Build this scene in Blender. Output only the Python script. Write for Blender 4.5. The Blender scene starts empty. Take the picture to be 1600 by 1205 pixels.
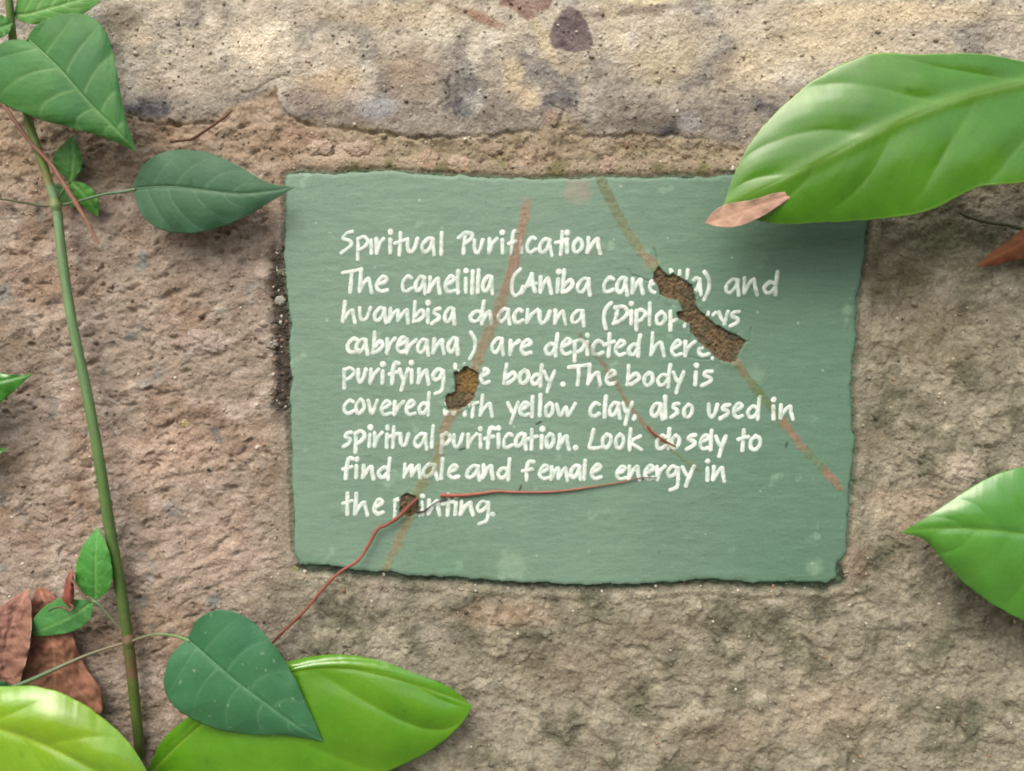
import bpy, math, random
import numpy as np
from mathutils import Vector

random.seed(7)
SC = bpy.context.scene
COL = SC.collection
# ------------------------------------------------------------------ camera, sky, sun, exposure
S = 0.0005            # metres per photo pixel on the wall plane
D = 0.60              # camera to wall
ZC = 1.25             # height of the picture centre above the ground
cam_d = bpy.data.cameras.new('camera')
cam = bpy.data.objects.new('camera', cam_d); COL.objects.link(cam)
cam.location = (0, -D, ZC); cam.rotation_euler = (math.radians(90), 0, 0)
cam_d.sensor_width = 36.0; cam_d.lens = 36.0 * D / (1600 * S)
cam_d.clip_start = 0.01; cam_d.clip_end = 200
cam_d.dof.use_dof = True; cam_d.dof.focus_distance = D - 0.010; cam_d.dof.aperture_fstop = 5.6
SC.camera = cam

SUN_EL, SUN_AZ = 49.0, -20.0      # azimuth: degrees left of straight behind the camera
W = bpy.data.worlds.new('World'); SC.world = W; W.use_nodes = True
nt = W.node_tree; nt.nodes.clear()
sky = nt.nodes.new('ShaderNodeTexSky'); sky.sky_type = 'NISHITA'; sky.sun_disc = False
sky.sun_elevation = math.radians(SUN_EL); sky.sun_rotation = math.radians(180 - SUN_AZ)
sky.dust_density = 6.0; sky.ozone_density = 0.4; sky.air_density = 1.0
bg = nt.nodes.new('ShaderNodeBackground'); bg.inputs['Strength'].default_value = 0.15
wo = nt.nodes.new('ShaderNodeOutputWorld')
nt.links.new(sky.outputs[0], bg.inputs[0]); nt.links.new(bg.outputs[0], wo.inputs[0])
sl = bpy.data.lights.new('sun', 'SUN'); sl.energy = 1.2; sl.angle = math.radians(48); sl.color = (1.0, 0.98, 0.955)
sun = bpy.data.objects.new('sun', sl); COL.objects.link(sun)
az, el = math.radians(SUN_AZ), math.radians(SUN_EL)
to_sun = Vector((math.sin(az) * math.cos(el), -math.cos(az) * math.cos(el), math.sin(el)))
sun.rotation_euler = to_sun.to_track_quat('Z', 'Y').to_euler()
SC.view_settings.view_transform = 'Standard'; SC.view_settings.look = 'None'
SC.view_settings.gamma = 1.0; SC.view_settings.use_curve_mapping = False
SC.view_settings.exposure = 0.42
SC.render.engine = 'CYCLES'
SC.cycles.pixel_filter_type = 'BLACKMAN_HARRIS'; SC.cycles.filter_width = 1.9

# ------------------------------------------------------------------ small helpers
def lin(r, g, b):
    f = lambda c: (c / 255 / 12.92) if c / 255 <= 0.04045 else ((c / 255 + 0.055) / 1.055) ** 2.4
    return np.array([f(r), f(g), f(b)])

def P(px, py, h=0.0):                      # photo pixel at height h (metres) off the wall
    k = (D - h) / D
    return Vector(((px - 800) * S * k, -h, ZC + (602.5 - py) * S * k))

def sstep(a, b, x):
    t = np.clip((x - a) / (b - a), 0, 1); return t * t * (3 - 2 * t)

_rs = np.random.RandomState(12345)
_ang = _rs.rand(256, 256).astype(np.float32) * 2 * np.pi
_GC, _GS = np.cos(_ang).ravel(), np.sin(_ang).ravel()

def vnoise(x, y, seed=0):                  # gradient noise, about -0.7..0.7
    x = np.asarray(x, np.float32) + np.float32((seed * 37.71) % 211); y = np.asarray(y, np.float32) + np.float32((seed * 91.37) % 193)
    x, y = np.broadcast_arrays(x, y)
    ix = np.floor(x); iy = np.floor(y); fx = x - ix; fy = y - iy
    ix = ix.astype(np.int32); iy = iy.astype(np.int32)
    u = fx * fx * fx * (fx * (fx * 6 - 15) + 10); v = fy * fy * fy * (fy * (fy * 6 - 15) + 10)
    x0 = (ix & 255) << 8; x1 = ((ix + 1) & 255) << 8; y0 = iy & 255; y1 = (iy + 1) & 255
    def g(a, b, dx, dy):
        q = a + b; return _GC[q] * (fx - dx) + _GS[q] * (fy - dy)
    a = g(x0, y0, 0, 0); a = a + (g(x1, y0, 1, 0) - a) * u
    b = g(x0, y1, 0, 1); b = b + (g(x1, y1, 1, 1) - b) * u
    return a + (b - a) * v

def fbm(x, y, scale, octv=4, seed=0, gain=0.5, lac=2.03):
    s = 0; a = 1.0; f = 1.0 / scale; t = 0
    for o in range(octv):
        s = s + a * vnoise(x * f + 17.3 * o, y * f - 9.1 * o, seed + o); t += a
        a *= gain; f *= lac
    return s / t * 1.6

def ridged(x, y, scale, octv=3, seed=0):
    s = 0; a = 1.0; f = 1.0 / scale; t = 0
    for o in range(octv):
        s = s + a * (1 - np.abs(vnoise(x * f + 3.3 * o, y * f + 5.7 * o, seed + o)) * 2.2); t += a
        a *= 0.5; f *= 2.1
    return s / t

def seg_dist(x, y, pts):                   # distance to a polyline and position along it 0..1
    pts = np.array(pts, float); best = np.full(np.shape(x), 1e9); tt = np.zeros(np.shape(x))
    L = np.hypot(*(pts[1:] - pts[:-1]).T); cum = np.concatenate([[0], np.cumsum(L)])
    for i in range(len(pts) - 1):
        ax, ay = pts[i]; bx, by = pts[i + 1]; dx, dy = bx - ax, by - ay
        t = np.clip(((x - ax) * dx + (y - ay) * dy) / (dx * dx + dy * dy + 1e-9), 0, 1)
        d = np.hypot(x - ax - t * dx, y - ay - t * dy)
        m = d < best; best = np.where(m, d, best); tt = np.where(m, (cum[i] + t * L[i]) / cum[-1], tt)
    return best, tt

def poly_sd(x, y, poly):                   # signed distance, positive inside
    poly = list(poly); d, _ = seg_dist(x, y, poly + [poly[0]])
    ins = np.zeros(np.shape(x), bool); n = len(poly)
    for i in range(n):
        x0, y0 = poly[i]; x1, y1 = poly[(i + 1) % n]
        if y0 == y1: continue
        c = ((y0 > y) != (y1 > y)) & (x < (x1 - x0) * (y - y0) / (y1 - y0) + x0)
        ins ^= c
    return np.where(ins, d, -d)

def catmull(pts, n):
    pts = np.array(pts, float); m = len(pts)
    if m == 2: return pts[0] + (pts[1] - pts[0]) * np.linspace(0, 1, n)[:, None]
    p = np.vstack([2 * pts[0] - pts[1], pts, 2 * pts[-1] - pts[-2]])
    u = np.linspace(0, m - 1, n); i = np.minimum(u.astype(int), m - 2); t = (u - i)[:, None]
    a, b, c, d = p[i], p[i + 1], p[i + 2], p[i + 3]
    return 0.5 * (2 * b + (c - a) * t + (2 * a - 5 * b + 4 * c - d) * t * t + (3 * b - 3 * c + d - a) * t ** 3)

def tag(o, label=None, cat=None, group=None, kind=None):
    if label: o['label'] = label
    if cat: o['category'] = cat
    if group: o['group'] = group
    if kind: o['kind'] = kind
    return o

def empty(name, label, cat, loc, group=None):
    o = bpy.data.objects.new(name, None); COL.objects.link(o); o.location = loc
    o.empty_display_size = 0.02
    return tag(o, label, cat, group)

def mesh_obj(name, verts, faces, mat, parent=None, cols=None, extra=None, smooth=True, normals=None):
    verts = np.asarray(verts, np.float32); faces = np.asarray(faces, np.int32)
    me = bpy.data.meshes.new(name); nv, nf, k = len(verts), len(faces), faces.shape[1]
    origin = np.array(parent.location) if (parent and parent.type == 'EMPTY') else np.zeros(3)
    if parent and parent.type != 'EMPTY' and parent.parent: origin = np.array(parent.parent.location)
    me.vertices.add(nv); me.vertices.foreach_set('co', (verts - origin).astype(np.float32).ravel())
    me.loops.add(nf * k); me.loops.foreach_set('vertex_index', faces.ravel())
    me.polygons.add(nf); me.polygons.foreach_set('loop_start', np.arange(0, nf * k, k, dtype=np.int32))
    me.polygons.foreach_set('loop_total', np.full(nf, k, np.int32))
    me.polygons.foreach_set('use_smooth', np.full(nf, smooth))
    me.update(); me.validate()
    if cols is not None:
        a = me.attributes.new('Col', 'FLOAT_COLOR', 'POINT')
        c = np.ones((nv, 4), np.float32); c[:, :3] = cols; a.data.foreach_set('color', c.ravel())
    for kx, vx in (extra or {}).items():
        a = me.attributes.new(kx, 'FLOAT', 'POINT'); a.data.foreach_set('value', np.asarray(vx, np.float32).ravel())
    if normals is not None:
        me.normals_split_custom_set_from_vertices(np.asarray(normals, np.float32))
    me.materials.append(mat)
    o = bpy.data.objects.new(name, me); COL.objects.link(o)
    if parent: o.parent = parent
    return o

def grid_faces(nu, nv_):                   # nu rows, nv_ columns, wound so +normal is towards the camera
    i, j = np.meshgrid(np.arange(nu - 1), np.arange(nv_ - 1), indexing='ij')
    a = (i * nv_ + j).ravel(); b = a + 1; c = a + nv_ + 1; d = a + nv_
    return np.stack([a, d, c, b], 1)

# ------------------------------------------------------------------ materials
def new_mat(name):
    m = bpy.data.materials.new(name); m.use_nodes = True
    t = m.node_tree; b = t.nodes['Principled BSDF']; return m, t, b

def N(t, kind, **kw):
    n = t.nodes.new(kind)
    for k, v in kw.items():
        if hasattr(n, k): setattr(n, k, v)
        else: n.inputs[k.replace('_', ' ')].default_value = v
    return n

def tex(t, scale, detail=4, rough=0.6, vec=None, stretch=None):
    tc = t.nodes.new('ShaderNodeTexCoord'); n = t.nodes.new('ShaderNodeTexNoise')
    n.inputs['Scale'].default_value = scale; n.inputs['Detail'].default_value = detail
    n.inputs['Roughness'].default_value = rough
    if stretch:
        mp = t.nodes.new('ShaderNodeMapping'); mp.inputs['Scale'].default_value = stretch
        t.links.new(tc.outputs['Object'], mp.inputs[0]); t.links.new(mp.outputs[0], n.inputs['Vector'])
    else: t.links.new(tc.outputs['Object'], n.inputs['Vector'])
    return n

def ramp(t, src, stops):
    r = t.nodes.new('ShaderNodeValToRGB'); e = r.color_ramp.elements
    while len(e) < len(stops): e.new(0.5)
    for k, (p, c) in enumerate(stops):
        e[k].position = p; e[k].color = (*c, 1) if not np.isscalar(c) else (c, c, c, 1)
    t.links.new(src, r.inputs[0]); return r

def mixc(t, mode, a, b, fac=1.0):
    m = t.nodes.new('ShaderNodeMix'); m.data_type = 'RGBA'; m.blend_type = mode
    if np.isscalar(fac): m.inputs[0].default_value = fac
    else: t.links.new(fac, m.inputs[0])
    for s, v in ((6, a), (7, b)):
        if isinstance(v, (tuple, list, np.ndarray)): m.inputs[s].default_value = (*v, 1)
        else: t.links.new(v, m.inputs[s])
    return m.outputs[2]

def bump(t, b, layers):
    prev = None
    for src, dist, st in layers:
        n = t.nodes.new('ShaderNodeBump'); n.inputs['Distance'].default_value = dist; n.inputs['Strength'].default_value = st
        t.links.new(src, n.inputs['Height'])
        if prev: t.links.new(prev, n.inputs['Normal'])
        prev = n.outputs[0]
    t.links.new(prev, b.inputs['Normal'])

def attr(t, name='Col'):
    a = t.nodes.new('ShaderNodeAttribute'); a.attribute_name = name; return a

def stone_mat(name, rough=0.93):
    m, t, b = new_mat(name)
    col = attr(t).outputs['Color']
    n1 = tex(t, 420, 5, 0.7); r1 = ramp(t, n1.outputs['Fac'], [(0.30, 0.76), (0.52, 1.0), (0.72, 1.2)])
    n2 = tex(t, 90, 5, 0.65); r2 = ramp(t, n2.outputs['Fac'], [(0.3, (0.86, 0.83, 0.80)), (0.7, (1.12, 1.12, 1.10))])
    c = mixc(t, 'MULTIPLY', col, r1.outputs[0]); c = mixc(t, 'MULTIPLY', c, r2.outputs[0])
    v = t.nodes.new('ShaderNodeTexVoronoi'); v.inputs['Scale'].default_value = 230
    tc = t.nodes.new('ShaderNodeTexCoord'); t.links.new(tc.outputs['Object'], v.inputs['Vector'])
    sp = ramp(t, v.outputs['Distance'], [(0.06, 1.0), (0.14, 0.0)])
    sel = t.nodes.new('ShaderNodeSeparateColor'); t.links.new(v.outputs['Color'], sel.inputs[0])
    pick = ramp(t, sel.outputs[0], [(0.94, 0.0), (0.96, 0.8)])
    mk = t.nodes.new('ShaderNodeMath'); mk.operation = 'MULTIPLY'
    t.links.new(sp.outputs[0], mk.inputs[0]); t.links.new(pick.outputs[0], mk.inputs[1])
    c = mixc(t, 'MIX', c, (0.72, 0.68, 0.58), mk.outputs[0])
    t.links.new(c, b.inputs['Base Color']); b.inputs['Roughness'].default_value = rough
    b.inputs['Specular IOR Level'].default_value = 0.25
    dn = tex(t, 260, 3, 0.6); wv = t.nodes.new('ShaderNodeVectorMath'); wv.operation = 'MULTIPLY_ADD'
    wv.inputs[1].default_value = (0.004, 0.004, 0.004); t.links.new(dn.outputs['Color'], wv.inputs[0]); t.links.new(tc.outputs['Object'], wv.inputs[2])
    def grain(sc):
        q = t.nodes.new('ShaderNodeTexVoronoi'); q.inputs['Scale'].default_value = sc; t.links.new(wv.outputs[0], q.inputs['Vector'])
        return ramp(t, q.outputs['Distance'], [(0.0, 1.0), (0.75, 0.0)]).outputs[0]
    g1, g2 = grain(330), grain(720)
    gc = ramp(t, g1, [(0.0, 0.92), (0.6, 1.03)]); c = mixc(t, 'MULTIPLY', c, gc.outputs[0]); t.links.new(c, b.inputs['Base Color'])
    bump(t, b, [(g1, 0.0009, 0.7), (g2, 0.0005, 0.6), (n1.outputs['Fac'], 0.0005, 0.6), (tex(t, 1300, 3, 0.7).outputs['Fac'], 0.0004, 0.6)])
    return m
M_STONE = stone_mat('weathered_render')

m, t, b = new_mat('sign_paint')            # satin green wall paint with brush marks
col = attr(t).outputs['Color']
br = tex(t, 60, 5, 0.7, stretch=(1.0, 1.0, 4.0)); fine = tex(t, 520, 4, 0.65)
c = mixc(t, 'MULTIPLY', col, ramp(t, br.outputs['Fac'], [(0.3, 0.93), (0.7, 1.06)]).outputs[0])
c = mixc(t, 'MULTIPLY', c, ramp(t, fine.outputs['Fac'], [(0.3, 0.92), (0.7, 1.07)]).outputs[0])
t.links.new(c, b.inputs['Base Color']); b.inputs['Roughness'].default_value = 0.55
b.inputs['Specular IOR Level'].default_value = 0.35
bump(t, b, [(br.outputs['Fac'], 0.0009, 0.2), (fine.outputs['Fac'], 0.0006, 0.5)])
M_SIGN = m

m, t, b = new_mat('letter_paint')          # thin white brush paint, green showing through
col = attr(t).outputs['Color']; cov = attr(t, 'cover').outputs['Fac']
n1 = tex(t, 300, 4, 0.7); n2 = tex(t, 800, 3, 0.6, stretch=(1, 1, 3))
mm = t.nodes.new('ShaderNodeMath'); mm.operation = 'MULTIPLY_ADD'; mm.inputs[1].default_value = 1.1; mm.inputs[2].default_value = -0.55
t.links.new(n1.outputs['Fac'], mm.inputs[0])
ma = t.nodes.new('ShaderNodeMath'); ma.operation = 'ADD'; ma.use_clamp = True
t.links.new(cov, ma.inputs[0]); t.links.new(mm.outputs[0], ma.inputs[1])
c = mixc(t, 'MIX', tuple(lin(114, 141, 121)), col, ma.outputs[0])
t.links.new(c, b.inputs['Base Color']); b.inputs['Roughness'].default_value = 0.55
b.inputs['Specular IOR Level'].default_value = 0.35
bump(t, b, [(n2.outputs['Fac'], 0.0005, 0.5)])
M_LETTER = m

def leaf_mat(name, rough, trans, spec=0.5, bmp=0.25, coat=0.0, nscale=900):
    m, t, b = new_mat(name)
    col = attr(t).outputs['Color']
    n = tex(t, 35, 5, 0.6); f = tex(t, nscale, 3, 0.6)
    c = mixc(t, 'MULTIPLY', col, ramp(t, n.outputs['Fac'], [(0.3, (0.88, 0.92, 0.85)), (0.7, (1.10, 1.06, 1.12))]).outputs[0])
    c = mixc(t, 'MULTIPLY', c, ramp(t, f.outputs['Fac'], [(0.3, 0.92), (0.7, 1.08)]).outputs[0])
    t.links.new(c, b.inputs['Base Color'])
    rr = ramp(t, tex(t, 120, 4).outputs['Fac'], [(0.3, rough - 0.06), (0.7, rough + 0.08)])
    t.links.new(rr.outputs[0], b.inputs['Roughness'])
    b.inputs['Specular IOR Level'].default_value = spec
    b.inputs['Coat Weight'].default_value = coat; b.inputs['Coat Roughness'].default_value = 0.16
    bump(t, b, [(f.outputs['Fac'], 0.0004, bmp)])
    tr = t.nodes.new('ShaderNodeBsdfTranslucent')
    tc = mixc(t, 'MULTIPLY', c, (1.5, 1.6, 0.5)); t.links.new(tc, tr.inputs['Color'])
    mx = t.nodes.new('ShaderNodeMixShader'); mx.inputs[0].default_value = trans
    t.links.new(b.outputs[0], mx.inputs[1]); t.links.new(tr.outputs[0], mx.inputs[2])
    t.links.new(mx.outputs[0], t.nodes['Material Output'].inputs['Surface'])
    return m
M_MATTE = leaf_mat('soft_leaf', 0.55, 0.18, 0.35, 0.5)
M_GLOSS = leaf_mat('glossy_leaf', 0.27, 0.16, 0.5, 0.12, 0.8)
M_DRY = leaf_mat('dry_leaf', 0.75, 0.06, 0.25, 0.6)
M_STEM = leaf_mat('green_stem', 0.5, 0.0, 0.4, 0.4)
M_ROOT = leaf_mat('woody_root', 0.6, 0.0, 0.35, 0.6)

# ------------------------------------------------------------------ shared shapes of the sign (photo pixels)
OUTLINE = [(447,274),(470,268),(520,271),(580,267),(640,270),(700,274),(760,277),(830,281),(880,279),(940,277),(1000,279),
           (1060,276),(1110,278),(1140,273),(1220,279),(1300,284),(1352,290),(1358,345),(1349,400),(1338,470),(1336,540),(1329,600),
           (1331,650),(1336,700),(1330,740),(1326,780),(1323,830),(1321,862),(1308,880),(1309,904),(1290,911),(1240,909),(1180,911),
           (1100,905),(1040,910),(960,914),(880,912),(800,909),(740,905),(690,901),(640,899),(600,894),(560,892),(520,884),
           (470,882),(461,862),(460,800),(457,740),(455,670),(453,620),(456,590),(452,540),(455,510),(448,460),(444,400),(446,340)]
H_RIGHT = [(1029,416),(1021,428),(1021,436),(1030,450),(1031,460),(1042,466),(1060,470),(1064,477),(1068,487),(1056,488),(1062,500),
           (1078,506),(1080,519),(1090,530),(1095,538),(1112,550),(1117,558),(1125,564),(1142,568),(1150,565),(1155,553),(1160,545),
           (1166,533),(1150,522),(1142,520),(1118,507),(1105,495),(1095,487),(1088,478),(1087,465),(1082,446),(1070,438),(1058,431),
           (1052,427),(1045,431),(1036,424)]
H_LEFT = [(725,573),(720,580),(709,582),(711,600),(711,612),(697,618),(695,630),(700,640),(706,641),(718,640),(728,636),(738,628),
          (742,620),(745,610),(748,600),(748,583),(738,577),(730,573)]
H_LOW = [(635,771),(627,776),(624,788),(624,800),(630,808),(640,808),(650,804),(656,795),(653,785),(650,776),(643,773)]
HOLES = [H_RIGHT, H_LEFT, H_LOW]
STRIPS = [  # polyline, half width, colour stops along it, strength
    ([(823,318),(815,360),(805,405),(790,450),(772,500),(755,540),(742,575)], 8.4,
     [(0,(141,112,93)),(0.35,(136,107,89)),(0.6,(128,110,89)),(1,(129,114,89))], 0.97),
    ([(712,640),(700,660),(693,680),(682,722),(664,748),(650,774)], 8.4,
     [(0,(133,108,86)),(0.4,(132,114,91)),(0.7,(118,120,84)),(1,(111,115,79))], 0.92),
    ([(640,806),(625,840),(611,870),(602,892)], 7.0, [(0,(124,122,84)),(0.5,(133,123,95)),(1,(118,120,86))], 0.92),
    ([(936,277),(955,315),(975,355),(1000,390),(1024,418)], 8.4,
     [(0,(95,102,69)),(0.4,(102,111,77)),(0.75,(116,120,86)),(0.9,(137,115,96)),(1,(111,115,79))], 0.95),
    ([(1150,566),(1175,600),(1205,635),(1222,655),(1250,695),(1280,725),(1313,763)], 7.0,
     [(0,(126,110,86)),(0.2,(88,105,67)),(0.42,(94,111,79)),(0.47,(137,109,90)),(0.66,(134,110,91)),(0.72,(94,115,84)),
      (0.82,(99,115,86)),(0.87,(138,107,88)),(1,(133,104,86))], 0.97),
    ([(905,522),(945,570),(975,620),(1010,670),(1045,700),(1092,735)], 3.2,
     [(0,(113,98,78)),(0.5,(129,98,79)),(0.75,(117,92,73)),(0.85,(101,115,80)),(1,(99,115,82))], 0.85)]

def strip_field(x, y):
    """returns weight and colour of the old creeper-root scars at photo pixels x, y"""
    wx = x + 3.0 * fbm(x, y, 16, 3, 71); wy = y + 3.0 * fbm(x, y, 16, 3, 72)
    Wt = np.zeros(np.shape(x)); C = np.zeros((*np.shape(x), 3))
    for k, (pl, hw, stops, st) in enumerate(STRIPS):
        d, t_ = seg_dist(wx, wy, pl)
        hwv = hw * (0.9 + 0.35 * fbm(x, y, 30, 2, 80 + k))
        w = st * (1 - sstep(hwv - 1.6, hwv + 1.8, d)) * (0.85 + 0.35 * fbm(x, y, 9, 3, 90 + k))
        w = w * sstep(0.0, 0.03, t_ + 0.02) 
        pos = [s[0] for s in stops]; cc = np.array([lin(*s[1]) for s in stops])
        c = np.stack([np.interp(t_, pos, cc[:, j]) for j in range(3)], -1)
        m = w > Wt; Wt = np.where(m, w, Wt); C = np.where(m[..., None], c, C)
    return np.clip(Wt, 0, 1), C

H0 = 0.0030                                # sign face stands this far off the wall datum

# ------------------------------------------------------------------ ground
def ground():
    n = 60; xs = np.linspace(-40, 40, n); ys = np.linspace(-60, 0.02, n)
    X, Y = np.meshgrid(xs, ys, indexing='ij'); Z = 0.04 * fbm(X, Y, 6, 3, 5) * np.minimum(1, -Y + 0.02)
    m, t, b = new_mat('earth'); n1 = tex(t, 3, 8, 0.7)
    c = ramp(t, n1.outputs['Fac'], [(0.3, (0.06, 0.05, 0.035)), (0.55, (0.11, 0.09, 0.06)), (0.75, (0.08, 0.10, 0.045))])
    t.links.new(c.outputs[0], b.inputs['Base Color']); b.inputs['Roughness'].default_value = 0.95
    f = grid_faces(n, n)
    o = mesh_obj('ground', np.stack([X.ravel(), Y.ravel(), Z.ravel()], 1), f, m)
    tag(o, 'bare earth at the foot of the wall', kind='structure')
ground()

# ------------------------------------------------------------------ wall
def axis(a, b, step, lo, hi):
    core = list(np.arange(a, b + step, step)); s = step; l = []
    p = a
    while p > lo: s = min(s * 1.12, 36); p -= s; l.append(max(p, lo))
    s = step; r = []; p = core[-1]
    while p < hi: s = min(s * 1.12, 36); p += s; r.append(min(p, hi))
    return np.array(l[::-1] + core + r)

LEDGE = [(-1800,150),(-200,160),(60,165),(200,178),(250,188),(300,192),(340,180),(365,165),(400,150),(432,138),(440,180),(470,188),(500,198),
         (560,196),(640,213),(700,216),(770,212),(840,205),(880,182),(905,196),(930,218),(1000,210),(1090,216),(1180,226),(1300,240),
         (1500,250),(3400,250)]
CRACKS = [([(200,176),(245,196),(300,194),(345,190),(372,168)], 3.2, 5.0),
          ([(505,196),(560,203),(640,216),(700,214),(780,212),(835,206)], 4.0, 5.5),
          ([(685,168),(700,150),(708,118)], 2.6, 4.5),
          ([(430,150),(445,180),(470,190),(500,199)], 4.5, 5.0),
          ([(392,142),(425,122),(450,118)], 3.0, 3.5),
          ([(850,160),(880,172),(868,215),(866,250)], 3.0, 3.5),
          ([(880,212),(960,214),(1050,212),(1120,218)], 3.4, 4.0),
          ([(300,560),(352,552),(356,538)], 3.0, 4.0), ([(215,612),(248,610)], 5.0, 4.5),
          ([(125,575),(150,566)], 7.0, 6.0), ([(250,668),(268,665)], 4.0, 5.0), ([(340,505),(350,520)], 4.0, 3.5),
          ([(130,460),(160,430),(165,455)], 5.0, 3.5), ([(300,445),(250,470)], 4, 3),
          ([(205,510),(240,520),(232,540)], 5, 4), ([(300,400),(325,395)], 3.5, 3),
          ([(1225,700),(1245,715)], 1, 0), ([(560,985),(590,920),(600,905)], 2.5, 2.2),
          ([(1465,760),(1480,735),(1472,720)], 2.5, 2.5), ([(1380,960),(1345,900),(1375,870)], 2.2, 1.5),
          ([(220,770),(260,745),(330,740)], 4.5, 2.6), ([(120,640),(150,630),(175,640)], 5, 3),
          ([(1265,810),(1270,808)], 1, 0), ([(540,1000),(620,975),(660,960)], 2.5, 1.6),
          ([(700,940),(690,1000),(640,1010)], 2.2, 1.4), ([(1400,1075),(1500,1040),(1560,1060)], 2.2, 1.4)]

def wall_fields(x, y):
    wx = x + 16 * fbm(x, y, 60, 3, 11); wy = y + 16 * fbm(x, y, 60, 3, 12)
    lx = np.array([p[0] for p in LEDGE]); ly = np.array([p[1] for p in LEDGE])
    sx = x + 7 * fbm(x, y, 22, 3, 21); sy = y + 7 * fbm(x, y, 22, 4, 22)
    top = 1 - sstep(-9, 8, sy - np.interp(sx, lx, ly))            # 1 on the painted render above the ledge
    left = 1 - sstep(380, 560, x + 0.15 * (y - 600)); left = left * (1 - top)
    # --- relief in millimetres
    h = 3.2 * fbm(x, y, 260, 3, 31) + 1.9 * fbm(x, y, 90, 3, 32)
    ang = 0.35; xr = x * math.cos(ang) - y * math.sin(ang); yr = x * math.sin(ang) + y * math.cos(ang)
    rough_mid = fbm(xr * 0.65, yr * 1.2, 26, 4, 33)
    gr = fbm(xr * 0.6, yr * 1.1, 15, 4, 34, 0.68)
    gr2 = fbm(xr * 0.6, yr, 9.5, 2, 35, 0.5)
    pit = fbm(wx * 0.8, wy, 21, 3, 36)
    pitm = sstep(0.26, 0.62, pit) * (0.4 + 0.6 * sstep(-0.2, 0.4, fbm(x, y, 150, 2, 37)))
    crum = ridged(wx, wy, 30, 3, 38)
    bite = sstep(0.26, 0.46, fbm((wx * math.cos(ang) - wy * math.sin(ang)) * 0.55, (wx * math.sin(ang) + wy * math.cos(ang)) * 1.15, 13, 3, 61)) * sstep(-0.3, 0.25, fbm(x, y, 70, 2, 62))
    h_lo = 2.4 * rough_mid + 0.9 * gr + 0.4 * gr2 - 3.4 * pitm + 0.9 * crum - 2.8 * bite
    rm2 = fbm(x, y, 30, 4, 67, 0.6); gri = fbm(x, y, 12, 3, 68, 0.6)
    h_rt = 2.4 * rm2 + 1.8 * sstep(0.05, 0.3, fbm(wx, wy, 70, 3, 63)) + 1.1 * gri * (0.4 + 1.2 * sstep(-0.2, 0.4, fbm(x, y, 130, 2, 64))) + 0.3 * gr2 - 2.0 * sstep(0.3, 0.5, fbm(wx, wy, 14, 3, 69)) * sstep(-0.1, 0.3, fbm(x, y, 120, 2, 70)) - 1.3 * pitm * sstep(0.0, 0.5, fbm(x, y, 110, 2, 39)) - 1.6 * sstep(0.86, 0.98, ridged(wx, wy, 60, 3, 40)) * sstep(-0.1, 0.3, fbm(x, y, 160, 2, 65)) 
    h_tp = 1.0 * rough_mid + 0.7 * gr + 0.25 * gr2 - 1.2 * sstep(0.30, 0.6, fbm(x, y, 10, 3, 41))
    lg = sstep(-0.35, 0.35, fbm(x, y, 170, 2, 48)); step = np.interp(x, [-200, 120, 200, 420, 470, 640, 850, 960, 1200, 1500], [.6, .6, 0.6, 1.2, 0.9, 1.5, 1.0, 0.4, 0.3, 0.3])
    h = h + left * h_lo + (1 - left) * (1 - top) * h_rt + top * (h_tp + step)
    band = (1 - top) * (1 - sstep(250, 330, y))                   # crumbly band under the ledge
    h = h + band * (2.6 * fbm(wx, wy, 34, 3, 42) + 1.0 * fbm(x, y, 14, 3, 43))
    for k, (pl, w, dep) in enumerate(CRACKS):
        if dep == 0: continue
        d, t_ = seg_dist(sx + 2 * gr, sy + 2 * gr2, pl)
        h = h - 0.42 * dep * (1 - sstep(0.2 * w, 1.0 * w, d)) * (0.6 + 0.6 * np.sin(np.pi * np.clip(t_, 0.05, 0.95)))
    # --- sign bed: cut back behind the sign, gritty trough beside it
    sd = poly_sd(x, y, OUTLINE)
    edge = 1 - sstep(0, 20, -sd)
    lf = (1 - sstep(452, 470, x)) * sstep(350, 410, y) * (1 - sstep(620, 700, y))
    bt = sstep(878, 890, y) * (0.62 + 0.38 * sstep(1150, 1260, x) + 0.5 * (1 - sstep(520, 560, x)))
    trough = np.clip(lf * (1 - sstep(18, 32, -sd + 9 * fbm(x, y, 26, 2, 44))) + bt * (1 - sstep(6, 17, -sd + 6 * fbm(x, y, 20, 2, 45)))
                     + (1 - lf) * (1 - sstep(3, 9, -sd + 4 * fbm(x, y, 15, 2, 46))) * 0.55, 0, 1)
    h = h * (1 - 0.5 * edge) + edge * 1.0
    near = (1 - sstep(16, 40, -sd))
    h = np.where(near > 0, np.minimum(h, 2.5 + 6 * (1 - near) + 0.6 * gr), h)
    h = np.where(near > 0, np.maximum(h, 1.6 - 5 * (1 - near) + 0.6 * gr), h)
    h = h - 2.6 * trough + trough * (1.0 * gr2 + 0.8 * gr)
    h = np.where(sd > 3, -3.0, h)
    # --- colour
    n1 = fbm(x, y, 120, 4, 51)[..., None]; n2 = fbm(x, y, 35, 4, 52)[..., None]; n3 = fbm(x, y, 10, 3, 53)[..., None]
    cl = lin(152,140,127) * (1 + 0.22 * n1 + 0.16 * n2 + 0.14 * n3)
    cl = cl + (lin(182,170,157) - lin(160,146,130)) * sstep(-0.1, 0.6, n2) * 0.8
    cl = cl + (lin(140,122,106) - lin(158,145,132)) * sstep(0.0, 0.4, n1) * 0.9
    cl = cl + (lin(120,116,110) - lin(168,143,122)) * sstep(0.25, 0.6, fbm(x, y, 55, 3, 54))[..., None] * 0.6
    cr = lin(137,134,118) * (1 + 0.18 * n1 + 0.14 * n2 + 0.14 * n3)
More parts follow.
